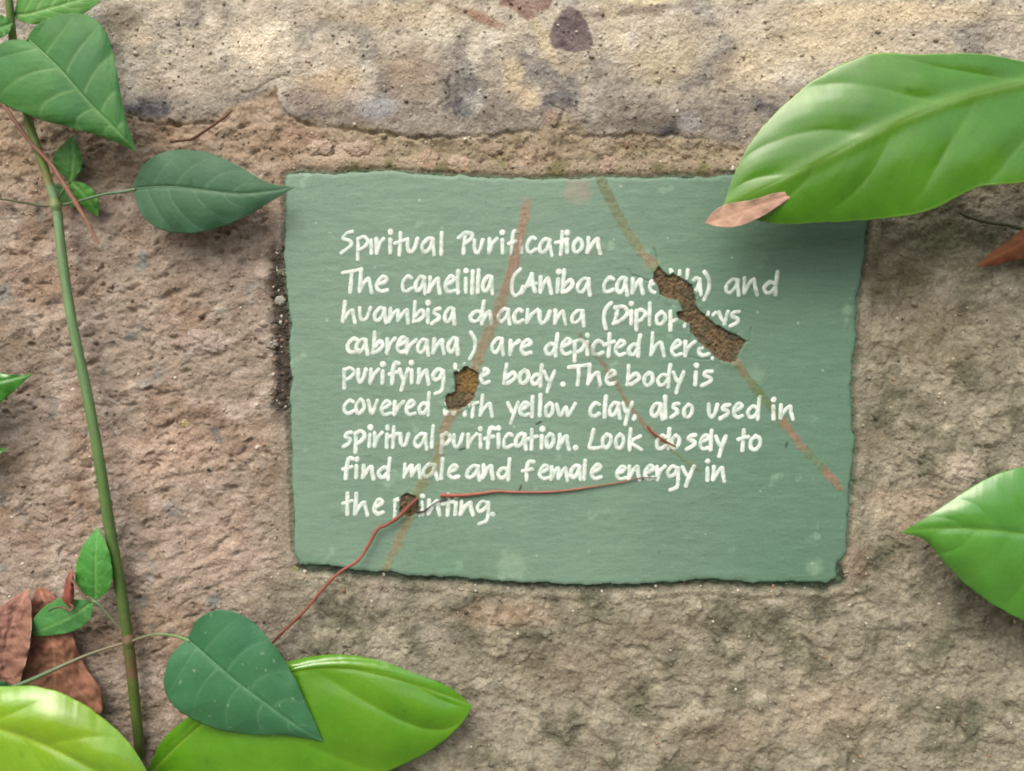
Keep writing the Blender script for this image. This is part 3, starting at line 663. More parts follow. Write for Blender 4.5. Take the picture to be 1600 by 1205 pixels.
# each line: baseline (y at x=540, y at x=1200), x-height, [(letter, x0, x1), ...]
def word(txt, x0, x1):                    # spread a word evenly by typical letter widths
    wd = {'i':.35,'j':.35,'l':.35,'m':1.4,'w':1.4,'t':.7,'f':.75,'r':.8}
    ws = [wd.get(ch, 1.0) for ch in txt]; tot = sum(ws) + 0.16 * (len(txt) - 1); x = x0; u = (x1 - x0) / tot; out = []
    for ch, w in zip(txt, ws): out.append((ch, x, x + w * u)); x += (w + 0.16) * u
    return out
LINES = [
 (396, 396, 22.5, [('S',531,553),('p',555,577),('j',577,584),('r',586,602),('i',606,613),('t',615,635),('u',633,655),('a',656,680),('l',685,694),
   ('P',713,741),('u',738,757),('r',761,778),('i',782,789),('f',793,812),('j',811,818),('c',820,839),('a',840,864),('t',866,889),('i',882,890),('o',893,912),('n',915,940)]),
 (457, 459, 23, [('T',532,565),('h',559,583),('e',585,608),('c',625,645),('a',645,666),('n',668,690),('e',692,713),('l',712,720),('i',723,731),('l',733,742),('l',743,752),('a',752,772),
   ('[',797,815),('A',813,840),('n',842,864),('i',867,875),('b',876,897),('a',898,923),('c',940,960),('a',961,982),('n',985,1007),('e',1011,1033),
   ('l',1036,1043),('i',1045,1052),('l',1056,1064),('l',1068,1077),('a',1076,1097),(')',1097,1112),('a',1131,1157),('n',1160,1186),('d',1190,1216)]),
 (503, 509, 21, [('h',533,557),('u',558,581),('a',582,605),('m',606,641),('b',644,666),('i',665,672),('s',673,690),('a',692,712),
   ('d',731,757),('h',751,771),('a',775,798),('c',801,819),('r',820,842),('u',839,861),('n',864,886),('a',890,914),('(',940,957),('D',956,982),('i',983,990),
   ('p',990,1011),('l',1011,1019),('o',1022,1042),('p',1043,1064),('t',1064,1075),('e',1076,1095),('r',1103,1120),('y',1121,1140),('s',1139,1158)]),
 (551, 557, 22, [('c',540,562),('a',554,577),('b',580,600),('r',601,618),('e',617,637),('r',632,652),('a',650,671),('n',674,696),('a',698,718),(')',731,746),
   ('a',766,789),('r',794,813),('e',810,832),('d',849,872),('e',874,894),('p',894,917),('i',914,921),('c',923,944),('t',942,962),('e',958,979),('d',979,1001),
   ('h',1014,1040),('e',1046,1067),('r',1067,1087),('e',1088,1110),(',',1110,1119)]),
 (598, 604, 21, [('p',534,557),('u',556,574),('r',576,594),('i',594,601),('f',607,625),('y',621,639),('i',640,647),('n',651,672),('g',674,696),
   ('t',705,718),('h',720,741),('e',748,767),('b',785,808),('o',809,828),('d',828,848),('y',847,869),('.',877,883),('T',887,923),('h',916,941),('e',944,964),
   ('b',977,1001),('o',1003,1023),('d',1024,1048),('y',1049,1070),('i',1083,1090),('s',1094,1116)]),
 (647, 654, 21, [('c',535,555),('o',553,572),('v',573,593),('e',592,613),('r',613,633),('e',632,651),('d',652,673),('w',690,722),('i',722,730),('t',731,748),('h',748,772),
   ('y',790,811),('e',809,829),('l',828,836),('l',840,848),('o',850,867),('w',867,902),('c',918,938),('l',941,950),('a',950,971),('y',970,989),(',',986,996),
   ('a',1015,1037),('l',1036,1044),('s',1047,1063),('o',1065,1085),('u',1105,1124),('s',1124,1142),('e',1143,1163),('d',1165,1188),('i',1205,1213),('n',1216,1241)]),
 (698, 703, 21, [('s',534,551),('p',552,573),('i',573,581),('r',583,600),('i',600,608),('t',606,624),('u',622,641),('a',645,669),('l',671,679),
   ('p',686,706),('u',705,725),('r',728,746),('i',747,755),('f',755,775),('i',776,783),('c',784,802),('a',802,823),('t',821,842),('i',842,849),('o',851,868),('n',870,891),('.',896,903),
   ('L',918,942),('o',938,958),('o',959,978),('k',981,1004),('c',1023,1042),('l',1041,1049),('o',1047,1065),('s',1071,1090),('e',1090,1110),('l',1107,1115),('y',1116,1137),('t',1151,1171),('o',1169,1191)]),
 (746, 751, 20, [('f',534,554),('i',553,561),('n',564,586),('d',588,610),('m',629,659),('a',658,685),('l',686,694),('e',698,719),('a',726,751),('n',752,773),('d',775,798),
   ('f',815,837),('e',839,861),('m',859,889),('a',888,909),('l',909,918),('e',921,942),('e',960,980),('n',979,1001),('e',1004,1024),('r',1024,1041),('g',1040,1063),('y',1063,1086),('i',1101,1109),('n',1111,1134)]),
 (803, 806, 21, [('t',534,553),('h',552,577),('e',582,601),('p',613,634),('a',634,656),('i',656,664),('n',667,690),('t',690,711),('i',708,715),('n',717,741),('g',742,766),('.',767,773)]),
]
def build_lettering():
    rs = np.random.RandomState(11)
    rows = []
    for li, (y0, y1, xh, items) in enumerate(LINES):
        V = []; F = []; C = []; K = []; base = 0; idx = 0
        for (ch, xa, xb) in items:
            if ch not in 'ijl.,': xa += 1.9; xb -= 1.9
            jx, jy = rs.uniform(-.5, .5), rs.uniform(-1.0, 1.0); sc = rs.uniform(.96, 1.06); jsh = rs.uniform(-.03, .05)
            for st_ in G[ch]:
                idx += 1
                pts = []
                for (u, v) in st_:
                    v = v * sc
                    bx = xa + (xb - xa) * u + jsh * xh * v + jx + rs.uniform(-.35, .35)
                    by = y0 + (y1 - y0) * (bx - 540) / 660 - v * xh + jy + rs.uniform(-.4, .4)
                    pts.append((bx, by))
                ln = sum(math.dist(pts[i], pts[i + 1]) for i in range(len(pts) - 1))
                n = max(3, int(ln / 0.9)); pc = catmull(pts, n)
                dot = ln < 2.0 and ch in 'i.'
                w0 = (4.3 if dot else 3.12) * rs.uniform(.93, 1.08)
                # extend into round caps
                dirs = np.gradient(pc, axis=0); dirs /= (np.linalg.norm(dirs, axis=1, keepdims=True) + 1e-9)
                cap = [1.0, .94, .78, .5, .12]
                head = [pc[0] - dirs[0] * w0 * (1 - c_) * 1.0 * 0 - dirs[0] * w0 * k_ for c_, k_ in zip(cap, [0, .35, .65, .88, 1.0])][::-1]
                tail = [pc[-1] + dirs[-1] * w0 * k_ for k_ in [0, .35, .65, .88, 1.0]]
                path = np.vstack([head[:-1], pc, tail[1:]])
                rad = np.concatenate([cap[::-1][:-1], np.ones(n), cap[1:]])
                s_ = np.arange(len(path)) * 0.9
                wob = 1 + 0.16 * fbm(path[:, 0], path[:, 1], 6, 3, 200 + li) + 0.05 * np.sin(s_ / 5 + idx)
                r = w0 * rad * wob
                dr = np.gradient(path, axis=0); dr /= (np.linalg.norm(dr, axis=1, keepdims=True) + 1e-9)
                nm = np.stack([-dr[:, 1], dr[:, 0]], 1)
                cut = np.zeros(len(path), bool)
                for poly in HOLES:
                    cut |= poly_sd(path[:, 0] + 1.6 * fbm(path[:, 0], path[:, 1], 7, 3, 113), path[:, 1] + 1.6 * fbm(path[:, 0], path[:, 1], 7, 3, 114), poly) > -1.4
                offs = np.array([-1.12, -.9, -.45, 0, .45, .9, 1.12]); dome = np.array([-.35, .10, .24, .28, .24, .10, -.35]) * 0.001
                er = 1 + 0.10 * fbm(path[:, 0:1] + offs * 9, path[:, 1:2] + offs * 7, 3.2, 2, 300)
                X = path[:, 0:1] + nm[:, 0:1] * offs * (r[:, None]) * er; Y = path[:, 1:2] + nm[:, 1:2] * offs * r[:, None] * er
                lift = ((idx * 5) % 9) * 0.00003
                endf = np.clip(rad, .2, 1)[:, None]
                hh = H0 + sign_surface(X, Y) + dome[None] * endf + lift
                sf, sc_ = strip_field(X, Y)
                k = (D - H0) / D
                V.append(np.stack([(X - 800) * S * k, -hh, ZC + (602.5 - Y) * S * k], -1).reshape(-1, 3))
                white = lin(210,226,218) + (lin(218,228,218) - lin(210,226,218)) * rs.rand()
                strong = sf * (0.62 if li > 0 else 0.95) * (1.0 + 0.5 * fbm(X, Y, 8, 2, 310))
                if li == 5: strong = strong * np.where(X > 1190, 0.25, 1)
                c = white + (sc_ - white) * np.clip(strong, 0, 1)[..., None]
                C.append(c.reshape(-1, 3))
                cv = 0.80 + 0.50 * fbm(X, Y, 14, 3, 320) - 0.12 * np.abs(offs)[None] ** 3 + 0.14 * np.exp(-np.arange(len(path)) / 4)[:, None] + 0.14 * np.exp(-(len(path) - np.arange(len(path))) / 4)[:, None]
                if li in (1, 2, 3): cv = cv - 0.10 * (X > 1100)
                K.append(np.maximum(cv, 0.35).ravel())
                nr, nc = X.shape; f = grid_faces(nr, nc)
                bad = (cut[:-1] | cut[1:]); f = f[~np.repeat(bad, nc - 1)]
                F.append(f + base); base += nr * nc
        o = mesh_obj('lettering', np.vstack(V), np.vstack(F), M_LETTER, SIGN, np.vstack(C), {'cover': np.concatenate(K)})
        # make all faces look at the camera
        me = o.data; nrm = np.zeros(len(me.polygons) * 3); me.polygons.foreach_get('normal', nrm)
        flip = nrm.reshape(-1, 3)[:, 1] > 0
        if flip.any():
            li_ = np.zeros(len(me.loops), np.int32); me.loops.foreach_get('vertex_index', li_); q = li_.reshape(-1, 4)
            q[flip] = q[flip][:, ::-1]; me.loops.foreach_set('vertex_index', q.ravel()); me.update()
build_lettering()

# ------------------------------------------------------------------ plants
def tube(name, pts, rad, mat, parent, colf, n=None, sides=10, knob=0.08, seed=1):
    pts = [(*p,) for p in pts]                        # (px, py, h_mm)
    W3 = np.array([P(a, b_, c * 0.001) for a, b_, c in pts])
    n = n or max(12, len(pts) * 10)
    pc = catmull(W3, n); rr = np.interp(np.linspace(0, 1, n), np.linspace(0, 1, len(rad)), rad) * 0.001
    d = np.gradient(pc, axis=0); d /= np.linalg.norm(d, axis=1, keepdims=True)
    up = np.array([0, -1.0, 0]); a = np.cross(d, up); a /= (np.linalg.norm(a, axis=1, keepdims=True) + 1e-9); b_ = np.cross(a, d)
    th = np.linspace(0, 2 * np.pi, sides, endpoint=False)
    s_ = np.linspace(0, 1, n)[:, None]
    wob = 1 + knob * vnoise(s_ * n / 3.0 + seed * 3.1, np.cos(th)[None] * 1.5 + seed, 3)
    V = pc[:, None] + (a[:, None] * np.cos(th)[None, :, None] + b_[:, None] * np.sin(th)[None, :, None]) * (rr[:, None] * wob)[..., None]
    i, j = np.meshgrid(np.arange(n - 1), np.arange(sides), indexing='ij'); j2 = (j + 1) % sides
    F = np.stack([(i * sides + j).ravel(), (i * sides + j2).ravel(), ((i + 1) * sides + j2).ravel(), ((i + 1) * sides + j).ravel()], 1)
    V = np.vstack([V.reshape(-1, 3), pc[0], pc[-1]]); m = n * sides
    caps = [(m, (q + 1) % sides, q, q) for q in range(sides)]
    cols = np.array([colf(s) for s in np.linspace(0, 1, n)]); cols = np.repeat(cols, sides, 0) * (1 + 0.30 * vnoise(np.repeat(s_[:, 0] * n / 7, sides) + seed, np.tile(np.arange(sides), n) * 0.9, 9) + 0.2 * vnoise(np.repeat(s_[:, 0] * n / 1.5, sides), np.tile(np.arange(sides), n) * 2.1, 10))[:, None]
    cols = np.vstack([cols, cols[0], cols[-1]])
    o = mesh_obj(name, V, F, mat, parent, cols)
    return o

def grad(*stops):
    pos = [s[0] for s in stops]; cc = np.array([lin(*s[1]) for s in stops])
    return lambda s: np.array([np.interp(s, pos, cc[:, j]) for j in range(3)])

def leaf(name, M, A, B, hM, dA, dB, mat, parent, col, veincol, nv=7, va=0.22, vp=1.4, quilt=0.6, nu=150, nw=46, cup=0.0, rib=0.9,
         vein_w=0.10, vein_s=0.5, ribw=0.035, tone2=None, seed=1, thick=0.35, wave=0.8, wavef=5, ribs=0.7, spots=0.0, edgecol=None, warp=0.0, fine=0.0, ribbw=1.6):
    """M/A/B: midrib and the two edges as rows of photo pixels from base to tip; hM heights (mm) along the midrib;
    dA, dB: how much lower (-) or higher (+) the edges are than the midrib, in mm, along the leaf."""
    m = catmull([(x, y) for x, y in M], nu); a = catmull([(x, y) for x, y in A], nu); b_ = catmull([(x, y) for x, y in B], nu)
    u = np.linspace(0, 1, nu); h = np.interp(u, np.linspace(0, 1, len(hM)), hM)
    k5 = np.ones(9) / 9; h = np.convolve(np.pad(h, 4, 'edge'), k5, 'valid')
    f = lambda d: np.convolve(np.pad(np.interp(u, np.linspace(0, 1, len(d)), d), 7, 'edge'), np.ones(15) / 15, 'valid')
    da, db = f(dA), f(dB)
    v = np.linspace(-1, 1, 2 * nw + 1); U, Vv = np.meshgrid(u, v, indexing='ij'); av = np.abs(Vv)
    sideA = Vv < 0
    a = a + 1.6 * np.stack([fbm(a[:, 0], a[:, 1], 22, 3, 480 + seed), fbm(a[:, 1], a[:, 0], 22, 3, 481 + seed)], 1) * np.sin(np.pi * u)[:, None]
    b_ = b_ + 1.6 * np.stack([fbm(b_[:, 0], b_[:, 1], 22, 3, 482 + seed), fbm(b_[:, 1], b_[:, 0], 22, 3, 483 + seed)], 1) * np.sin(np.pi * u)[:, None]
    E = np.where(sideA[..., None], a[:, None], b_[:, None]); dE = np.where(sideA, da[:, None], db[:, None])
    pos = m[:, None] + (E - m[:, None]) * av[..., None]
    wid = np.hypot(*(E - m[:, None]).transpose(2, 0, 1)) * S * 1000
    phi = nv * (U - va * av ** vp) + np.where(sideA, 0.0, 0.35)
    fr = phi - np.floor(phi); dv = np.minimum(fr, 1 - fr)
    bul = np.sin(np.pi * fr) ** 0.8
    envq = np.clip((wid - 9) / 20, 0, 1) * (0.75 + 0.9 * fbm(pos[..., 0], pos[..., 1], 110, 2, 460 + seed)) * np.sin(np.pi * np.clip(U * 1.02, 0, 1)) ** 0.6 * np.sin(np.pi * np.clip(av, 0, 1)) ** 0.6
    H = h[:, None] + dE * av ** 1.7 + cup * np.clip(wid / 45, 0, 1) * np.sin(np.pi * av) * np.sin(np.pi * U) + quilt * (bul - 0.5) * envq
    H = H + wave * np.sin(U * wavef * 2 * np.pi + seed + sideA * 1.3) * av ** 3 * np.sin(np.pi * U) + warp * fbm(pos[..., 0], pos[..., 1], 45, 3, 400 + seed)
    H = H + 0.03 * np.sin(np.pi * 2 * nv * 3.5 * (U - va * av ** vp)) * envq
    if fine: H = H + fine * fbm(pos[..., 0], pos[..., 1], 7, 2, 450 + seed)
    H = H - rib * np.exp(-(av * wid / ribbw) ** 2) * (1 - 0.6 * U)
    n_ = fbm(pos[..., 0], pos[..., 1], 50, 4, 410 + seed)[..., None]
    C = lin(*col) * (1 + 0.16 * n_)
    if tone2 is not None:
        tw = sstep(-0.3, 0.5, fbm(pos[..., 0], pos[..., 1], 120, 3, 420 + seed))[..., None]; C = C + (lin(*tone2) - C) * tw * 0.7
    vw = vein_s * (1 - sstep(vein_w * 0.35, vein_w, dv)) * (1 - 0.75 * av) * sstep(0.02, 0.08, av) * (1 - sstep(0.86, 0.98, U))
    vw = vw * (phi > 0.3)
    rw = ribs * np.exp(-(av * wid / (ribw * 30)) ** 2) * (1 - 0.5 * U)
    # net of fine side veins
    C = C + (lin(*veincol) - C) * np.clip(vw + rw, 0, 1)[..., None]
    fv = np.abs(np.sin(np.pi * nv * 7 * (U - va * av ** vp))) ** 0.5                 # faint close side veins
    C = C * (1 + 0.07 * (fv - 0.6) * (1 - 0.4 * av) * np.clip((wid - 9) / 20, 0, 1))[..., None]
    bl = sstep(0.42, 0.6, fbm(pos[..., 0], pos[..., 1], 26, 4, 470 + seed, 0.6))[..., None]; C = C * (1 - 0.22 * bl)
    if edgecol is not None:
        C = C + (lin(*edgecol) - C) * (sstep(0.965, 1.0, av) * 0.7)[..., None]
    if spots:
        sp = sstep(0.56, 0.7, fbm(pos[..., 0], pos[..., 1], 9, 2, 430 + seed))[..., None]; C = C + (lin(190,210,170) - C) * sp * spots
    C = np.clip(C, 0.005, 0.9)
    hm = H * 0.001; kk = (D - hm) / D
    W3 = np.stack([(pos[..., 0] - 800) * S * kk, -hm, ZC + (602.5 - pos[..., 1]) * S * kk], -1)
    F = grid_faces(nu, 2 * nw + 1)
    o = mesh_obj(name, W3.reshape(-1, 3), F, mat, parent, C.reshape(-1, 3))
    me = o.data; nrm = np.zeros(len(me.polygons) * 3); me.polygons.foreach_get('normal', nrm)
    if np.median(nrm.reshape(-1, 3)[:, 1]) > 0: me.flip_normals()
    so = o.modifiers.new('thickness', 'SOLIDIFY'); so.thickness = thick * 0.001; so.offset = -1
    return o, list(zip(m[:, 0], m[:, 1], h))

GREEN = dict(col=(58,112,68), veincol=(110,150,112))
def midrib(l, path, r0, col, u0=0.0, u1=0.9, lift=0.0):
    n = len(path); pts = [path[int(q)] for q in np.linspace(u0 * (n - 1), u1 * (n - 1), 9)]
    pts = [(x, y, h - 0.55 + lift) for x, y, h in pts]
    return tube('midrib', pts, [r0, r0 * 0.25], M_STEM, l, grad((0, col), (1, col)), n=50, sides=8)

# ---- climbing plant on the left
cp = empty('climbing_plant', 'tall thin-stemmed climbing plant with dull heart-shaped leaves along the left side of the wall', 'plant', P(215, 1160, 0.006))
tube('stem', [(8,-60,38),(14,0,34),(24,90,26),(45,190,24),(70,265,22),(88,325,20),(97,400,20),(112,500,20),(135,610,20),(155,720,20),
              (172,830,18),(188,920,16),(200,1000,14),(208,1070,12),(216,1150,8),(220,1180,3)],
     [2.6,2.7,2.8,3.0,3.1,3.2,3.4,3.5,3.6,3.8,4.0,4.0,3.9,3.9,3.8,3.4], M_STEM, cp,
     grad((0,(96,124,64)),(0.26,(98,114,52)),(0.29,(120,116,70)),(0.30,(112,142,102)),(0.42,(104,134,90)),(0.5,(98,130,84)),(0.6,(86,116,64)),(0.7,(78,106,50)),(0.8,(80,98,48)),(0.84,(96,84,52)),(0.85,(108,84,66)),(0.86,(84,102,46)),(1,(72,98,44))), n=220, sides=16, knob=0.05)
tube('node', [(84,312,20.5),(87,322,20.5),(89,330,20)], [3.3,4.3,3.4], M_STEM, cp, grad((0,(112,124,72)),(1,(120,146,104))), n=14)
tube('node', [(199,992,14.5),(201,1001,14.5),(202,1010,14)], [4.0,5.0,4.0], M_STEM, cp, grad((0,(110,84,66)),(1,(96,100,60))), n=14)

l, p = leaf('leaf', [(45,62),(70,85),(100,115),(125,145),(150,172),(175,196),(195,217),(213,237)],
     [(44,56),(60,38),(100,22),(140,26),(168,55),(182,110),(194,175),(213,237)],
     [(38,62),(5,66),(-32,100),(-12,150),(50,182),(112,200),(165,216),(213,237)],
     [44,46,47,47,46,45,43,38], [0,2,-1,-3,-3,-2,0,0], [0,0,-2,-4,-4,-3,-1,0], M_MATTE, cp, (74,132,66), (128,168,108),
     nv=6.5, va=0.20, quilt=1.3, cup=1.5, tone2=(58,116,70), seed=3, vein_w=0.075, vein_s=0.55, rib=0.8, fine=0.12, ribw=.03)
tag(l, 'large heart-shaped leaf at the top of the stem'); midrib(l, p, 0.5, (112,154,98))
tube('petiole', [(45,62,44),(30,75,40),(20,84,32),(22,92,27)], [1.2,1.5], M_STEM, cp, grad((0,(108,150,84)),(1,(98,128,60))))

l, p = leaf('leaf', [(208,296),(235,293),(265,292),(300,295),(340,300),(375,303),(415,300),(460,293)],
     [(209,290),(222,260),(250,240),(290,233),(335,242),(378,262),(418,285),(460,293)],
     [(209,302),(222,336),(250,358),(290,365),(335,358),(378,341),(422,316),(460,293)],
     [24,26,28,29,29,28,26,22], [0,1,-1,-3,-3,-2,-1,0], [0,0,-2,-4,-5,-4,-2,0], M_MATTE, cp, (66,108,78), (108,142,114),
     nv=6.0, va=0.26, quilt=0.8, cup=1.6, tone2=(60,102,74), seed=5, vein_w=0.07, vein_s=0.38, fine=0.1)
tag(l, 'dark pointed leaf reaching right to the corner of the sign'); midrib(l, p, 0.5, (96,134,100), u1=0.6)
tube('petiole', [(212,296,24),(190,300,22),(162,304,18),(125,314,17),(90,322,18)], [1.2,1.0,0.9], M_STEM, cp, grad((0,(104,140,104)),(0.5,(96,130,96)),(1,(98,112,78))))

l, p = leaf('leaf', [(293,1000),(315,1018),(345,1045),(375,1070),(405,1092),(437,1116),(472,1140),(505,1159)],
     [(294,994),(312,965),(350,953),(392,970),(428,1008),(456,1052),(482,1106),(505,1159)],
     [(288,1002),(263,1032),(257,1078),(282,1112),(330,1136),(385,1147),(445,1149),(505,1159)],
     [36,40,43,44,44,43,41,36], [0,1,-2,-5,-5,-4,-2,0], [0,-1,-4,-6,-6,-4,-2,0], M_MATTE, cp, (62,118,78), (100,148,110),
     nv=6.0, va=0.22, quilt=0.7, cup=1.5, tone2=(56,112,76), seed=8, vein_w=0.06, vein_s=0.45, spots=0.35, fine=0.1)
tag(l, 'broad dark green heart-shaped leaf low on the stem'); midrib(l, p, 0.45, (88,138,96), u1=0.85)
tube('petiole', [(297,1002,36),(275,994,32),(245,991,25),(222,996,19),(204,1003,16)], [1.3,1.2,1.0,0.9], M_STEM, cp, grad((0,(96,128,72)),(0.5,(112,124,92)),(1,(128,114,98))))
tube('petiole', [(200,1004,15),(170,1012,16),(130,1026,18),(85,1046,22),(40,1066,26),(-5,1082,28),(-30,1088,28)], [0.9,1.1,1.5,1.6,1.6], M_STEM, cp,
     grad((0,(128,110,96)),(0.35,(112,116,90)),(0.6,(92,116,80)),(1,(72,104,72))))
l, p = leaf('leaf', [(20,1074),(0,1072),(-30,1068),(-70,1060),(-110,1050)], [(20,1073),(2,1064),(-30,1046),(-70,1034),(-110,1050)],
     [(20,1075),(0,1080),(-30,1096),(-70,1090),(-110,1050)], [28,29,30,30,28], [0]*5, [0]*5, M_MATTE, cp, (50,104,64), (90,136,92), nu=50, nw=16)
tube('petiole', [(80,322,20),(60,321,18),(35,316,14),(0,311,8),(-40,308,4)], [1.0,0.9,0.8], M_STEM, cp, grad((0,(104,104,66)),(0.3,(70,74,46)),(1,(84,90,58))))
# young side shoots
def small(M, A, B, h, col, seed, vc=(120,170,96), **kw):
    return leaf('leaf', M, A, B, h, [0,-1,-1.5,-1,0], [0,-1,-2,-1,0], M_MATTE, cp, col, vc, nu=70, nw=24, nv=5, quilt=0.9, seed=seed, wave=0.5, fine=0.25, vein_s=0.3, **kw)
small([(110,283),(113,265),(114,247),(114,230),(114,211)], [(107,283),(86,262),(83,247),(95,228),(114,211)], [(113,283),(126,266),(128,248),(122,228),(114,211)], [15,16,16,14,11], (60,118,48), 21)
small([(110,284),(122,294),(134,308),(145,323),(154,339)], [(112,283),(130,286),(146,298),(154,318),(154,339)], [(108,286),(114,300),(124,316),(138,330),(154,339)], [15,15,14,12,9], (72,140,48), 22)
small([(108,284),(104,293),(103,303),(106,314),(112,325)], [(106,284),(88,289),(84,300),(92,315),(112,325)], [(110,284),(114,292),(118,302),(118,314),(112,325)], [13,13,12,11,9], (96,150,90), 23)
tube('petiole', [(109,283,15),(100,295,16),(92,310,17),(87,322,18)], [0.7,0.8], M_STEM, cp, grad((0,(100,140,70)),(1,(90,110,60))))
small([(149,937),(149,912),(149,885),(150,856),(152,823)], [(145,936),(121,917),(118,888),(130,853),(152,823)], [(153,937),(172,918),(175,888),(167,852),(152,823)], [24,27,28,27,22], (72,142,60), 24, cup=0.8, spots=0.3)
small([(143,941),(122,957),(98,970),(70,982),(36,994)], [(140,938),(110,936),(86,938),(58,960),(36,994)], [(146,943),(140,968),(118,985),(80,993),(36,994)], [26,26,24,22,18], (78,140,74), 25, cup=-2.0, spots=0.2)
tube('side_shoot', [(200,1000,15),(185,980,18),(168,960,21),(152,942,24),(140,940,25)], [0.8,0.9,1.0,1.3], M_STEM, cp, grad((0,(120,104,86)),(0.6,(104,124,92)),(1,(110,140,86))))
tube('side_shoot', [(143,940,25),(130,930,30),(117,912,34),(106,902,36)], [1.2,0.9,0.6], M_STEM, cp, grad((0,(120,136,90)),(0.6,(156,122,104)),(1,(150,110,96))))
# top-left leaves partly out of the frame
l, p = leaf('leaf', [(22,24),(45,22),(75,14),(110,4),(140,-6),(172,-16)], [(22,22),(35,-20),(70,-45),(110,-45),(145,-32),(172,-16)], [(24,27),(38,36),(66,37),(104,32),(142,14),(172,-16)],
     [30,32,34,34,33,30], [0,0,0,0,0,0], [0,-1,-2,-2,-1,0], M_MATTE, cp, (92,152,72), (150,186,124), nv=7, va=0.4, quilt=1.1, nu=100, nw=34, seed=31, vein_s=0.6)
l, p = leaf('leaf', [(-30,60),(-15,50),(-2,44),(10,40),(20,36)], [(-30,58),(-18,32),(-4,24),(10,27),(20,36)], [(-30,62),(-14,64),(0,60),(13,52),(20,36)],
     [38,39,39,38,36], [0]*5, [0]*5, M_MATTE, cp, (72,136,60), (120,164,92), nu=50, nw=18, seed=32)

# ---- glossy leaves
def glossy(label, M, A, B, h, dA, dB, base, **kw):
    root = empty('glossy_leaf', label, 'leaf', P(*base))
    l, p = leaf('blade', M, A, B, h, dA, dB, M_GLOSS, root, kw.pop('col'), kw.pop('veincol'), **kw)
    return root, l, p
g1, l, p = glossy('huge glossy bright green leaf jutting over the top right corner of the sign',
     [(1760,95),(1680,112),(1600,128),(1520,147),(1440,175),(1370,206),(1300,241),(1230,276),(1172,303),(1130,322)],
     [(1757,92),(1700,108),(1615,99),(1530,84),(1440,85),(1355,86),(1268,128),(1190,200),(1152,262),(1130,322)],
     [(1757,98),(1740,190),(1680,268),(1600,286),(1530,293),(1450,330),(1368,343),(1280,348),(1200,348),(1130,322)],
     [60,64,66,68,68,66,62,57,52,47], [0,-1,-1,-1,-1,-2,-3,-3,-1,0], [0,1,0,-1,-3,-5,-6,-5,-3,0], (1760,95,0.06),
         col=(74,134,22), veincol=(116,158,64), nv=5.2, va=0.30, vp=1.1, quilt=1.8, nu=220, nw=60, tone2=(68,124,20), rib=-1.8, ribw=.16, ribs=0.7, vein_s=0.12, wave=1.6, wavef=1.3, ribbw=6.0, seed=41, thick=.3, edgecol=(140,180,90), cup=1.0)
tube('petiole', [(1750,97,60),(1800,80,50),(1900,40,20),(1960,20,-2)], [3,3.5,4], M_STEM, g1, grad((0,(100,150,50)),(1,(90,120,50))))
g2, l, p = glossy('medium green pointed leaf entering from the right edge below the sign corner',
     [(1770,862),(1710,850),(1650,841),(1600,835),(1560,830),(1520,827),(1480,826),(1445,828),(1408,832)],
     [(1768,856),(1730,780),(1670,738),(1610,730),(1565,738),(1520,760),(1478,788),(1442,812),(1408,832)],
     [(1768,868),(1720,955),(1670,985),(1612,975),(1560,950),(1515,918),(1478,882),(1446,845),(1408,832)],
     [40,42,43,43,42,40,37,34,30], [0,0,-3,-5,-5,-4,-3,-1,0], [0,-3,-7,-9,-9,-8,-5,-2,0], (1770,862,0.04),
     col=(80,142,50), veincol=(112,160,70), nv=6, va=0.22, vp=1.1, quilt=1.6, nu=170, nw=50, tone2=(76,140,58), rib=0.8, ribw=.04, vein_s=0.06, wave=1.2, wavef=1.3, ribbw=3.0, seed=42, thick=.3, cup=2)
tube('petiole', [(1765,862,40),(1800,870,34),(1880,900,12),(1920,920,-2)], [2.2,2.6,3], M_STEM, g2, grad((0,(90,140,50)),(1,(90,120,50))))
g3, l, p = glossy('glossy yellow-green leaf with a water drop at the bottom, tucked under the dark heart-shaped leaf',
     [(232,1212),(285,1158),(345,1108),(405,1070),(465,1049),(530,1045),(590,1054),(650,1071),(700,1088),(738,1103)],
     [(230,1206),(255,1155),(305,1112),(378,1062),(440,1037),(510,1023),(580,1029),(648,1052),(702,1074),(738,1103)],
     [(236,1216),(300,1250),(370,1275),(440,1270),(510,1248),(570,1222),(628,1196),(678,1170),(720,1132),(738,1103)],
     [22,27,31,33,33,31,28,25,22,18], [0,-1,-2,-3,-3,-3,-3,-2,-1,0], [0,-1,-1,-1,-2,-3,-4,-3,-1,0], (232,1212,0.02),
     col=(84,142,28), veincol=(126,166,56), nv=3.4, va=0.42, vp=1.0, quilt=3.6, nu=200, nw=56, tone2=(100,152,34), rib=0.35, ribw=.04, vein_s=0.12, wave=1.5, wavef=1.3, ribbw=1.6, seed=43, thick=.3, cup=3.0)
tube('petiole', [(240,1208,22),(215,1240,16),(190,1290,8),(180,1340,-2)], [2.2,2.6,3], M_STEM, g3, grad((0,(90,140,50)),(1,(90,120,50))))
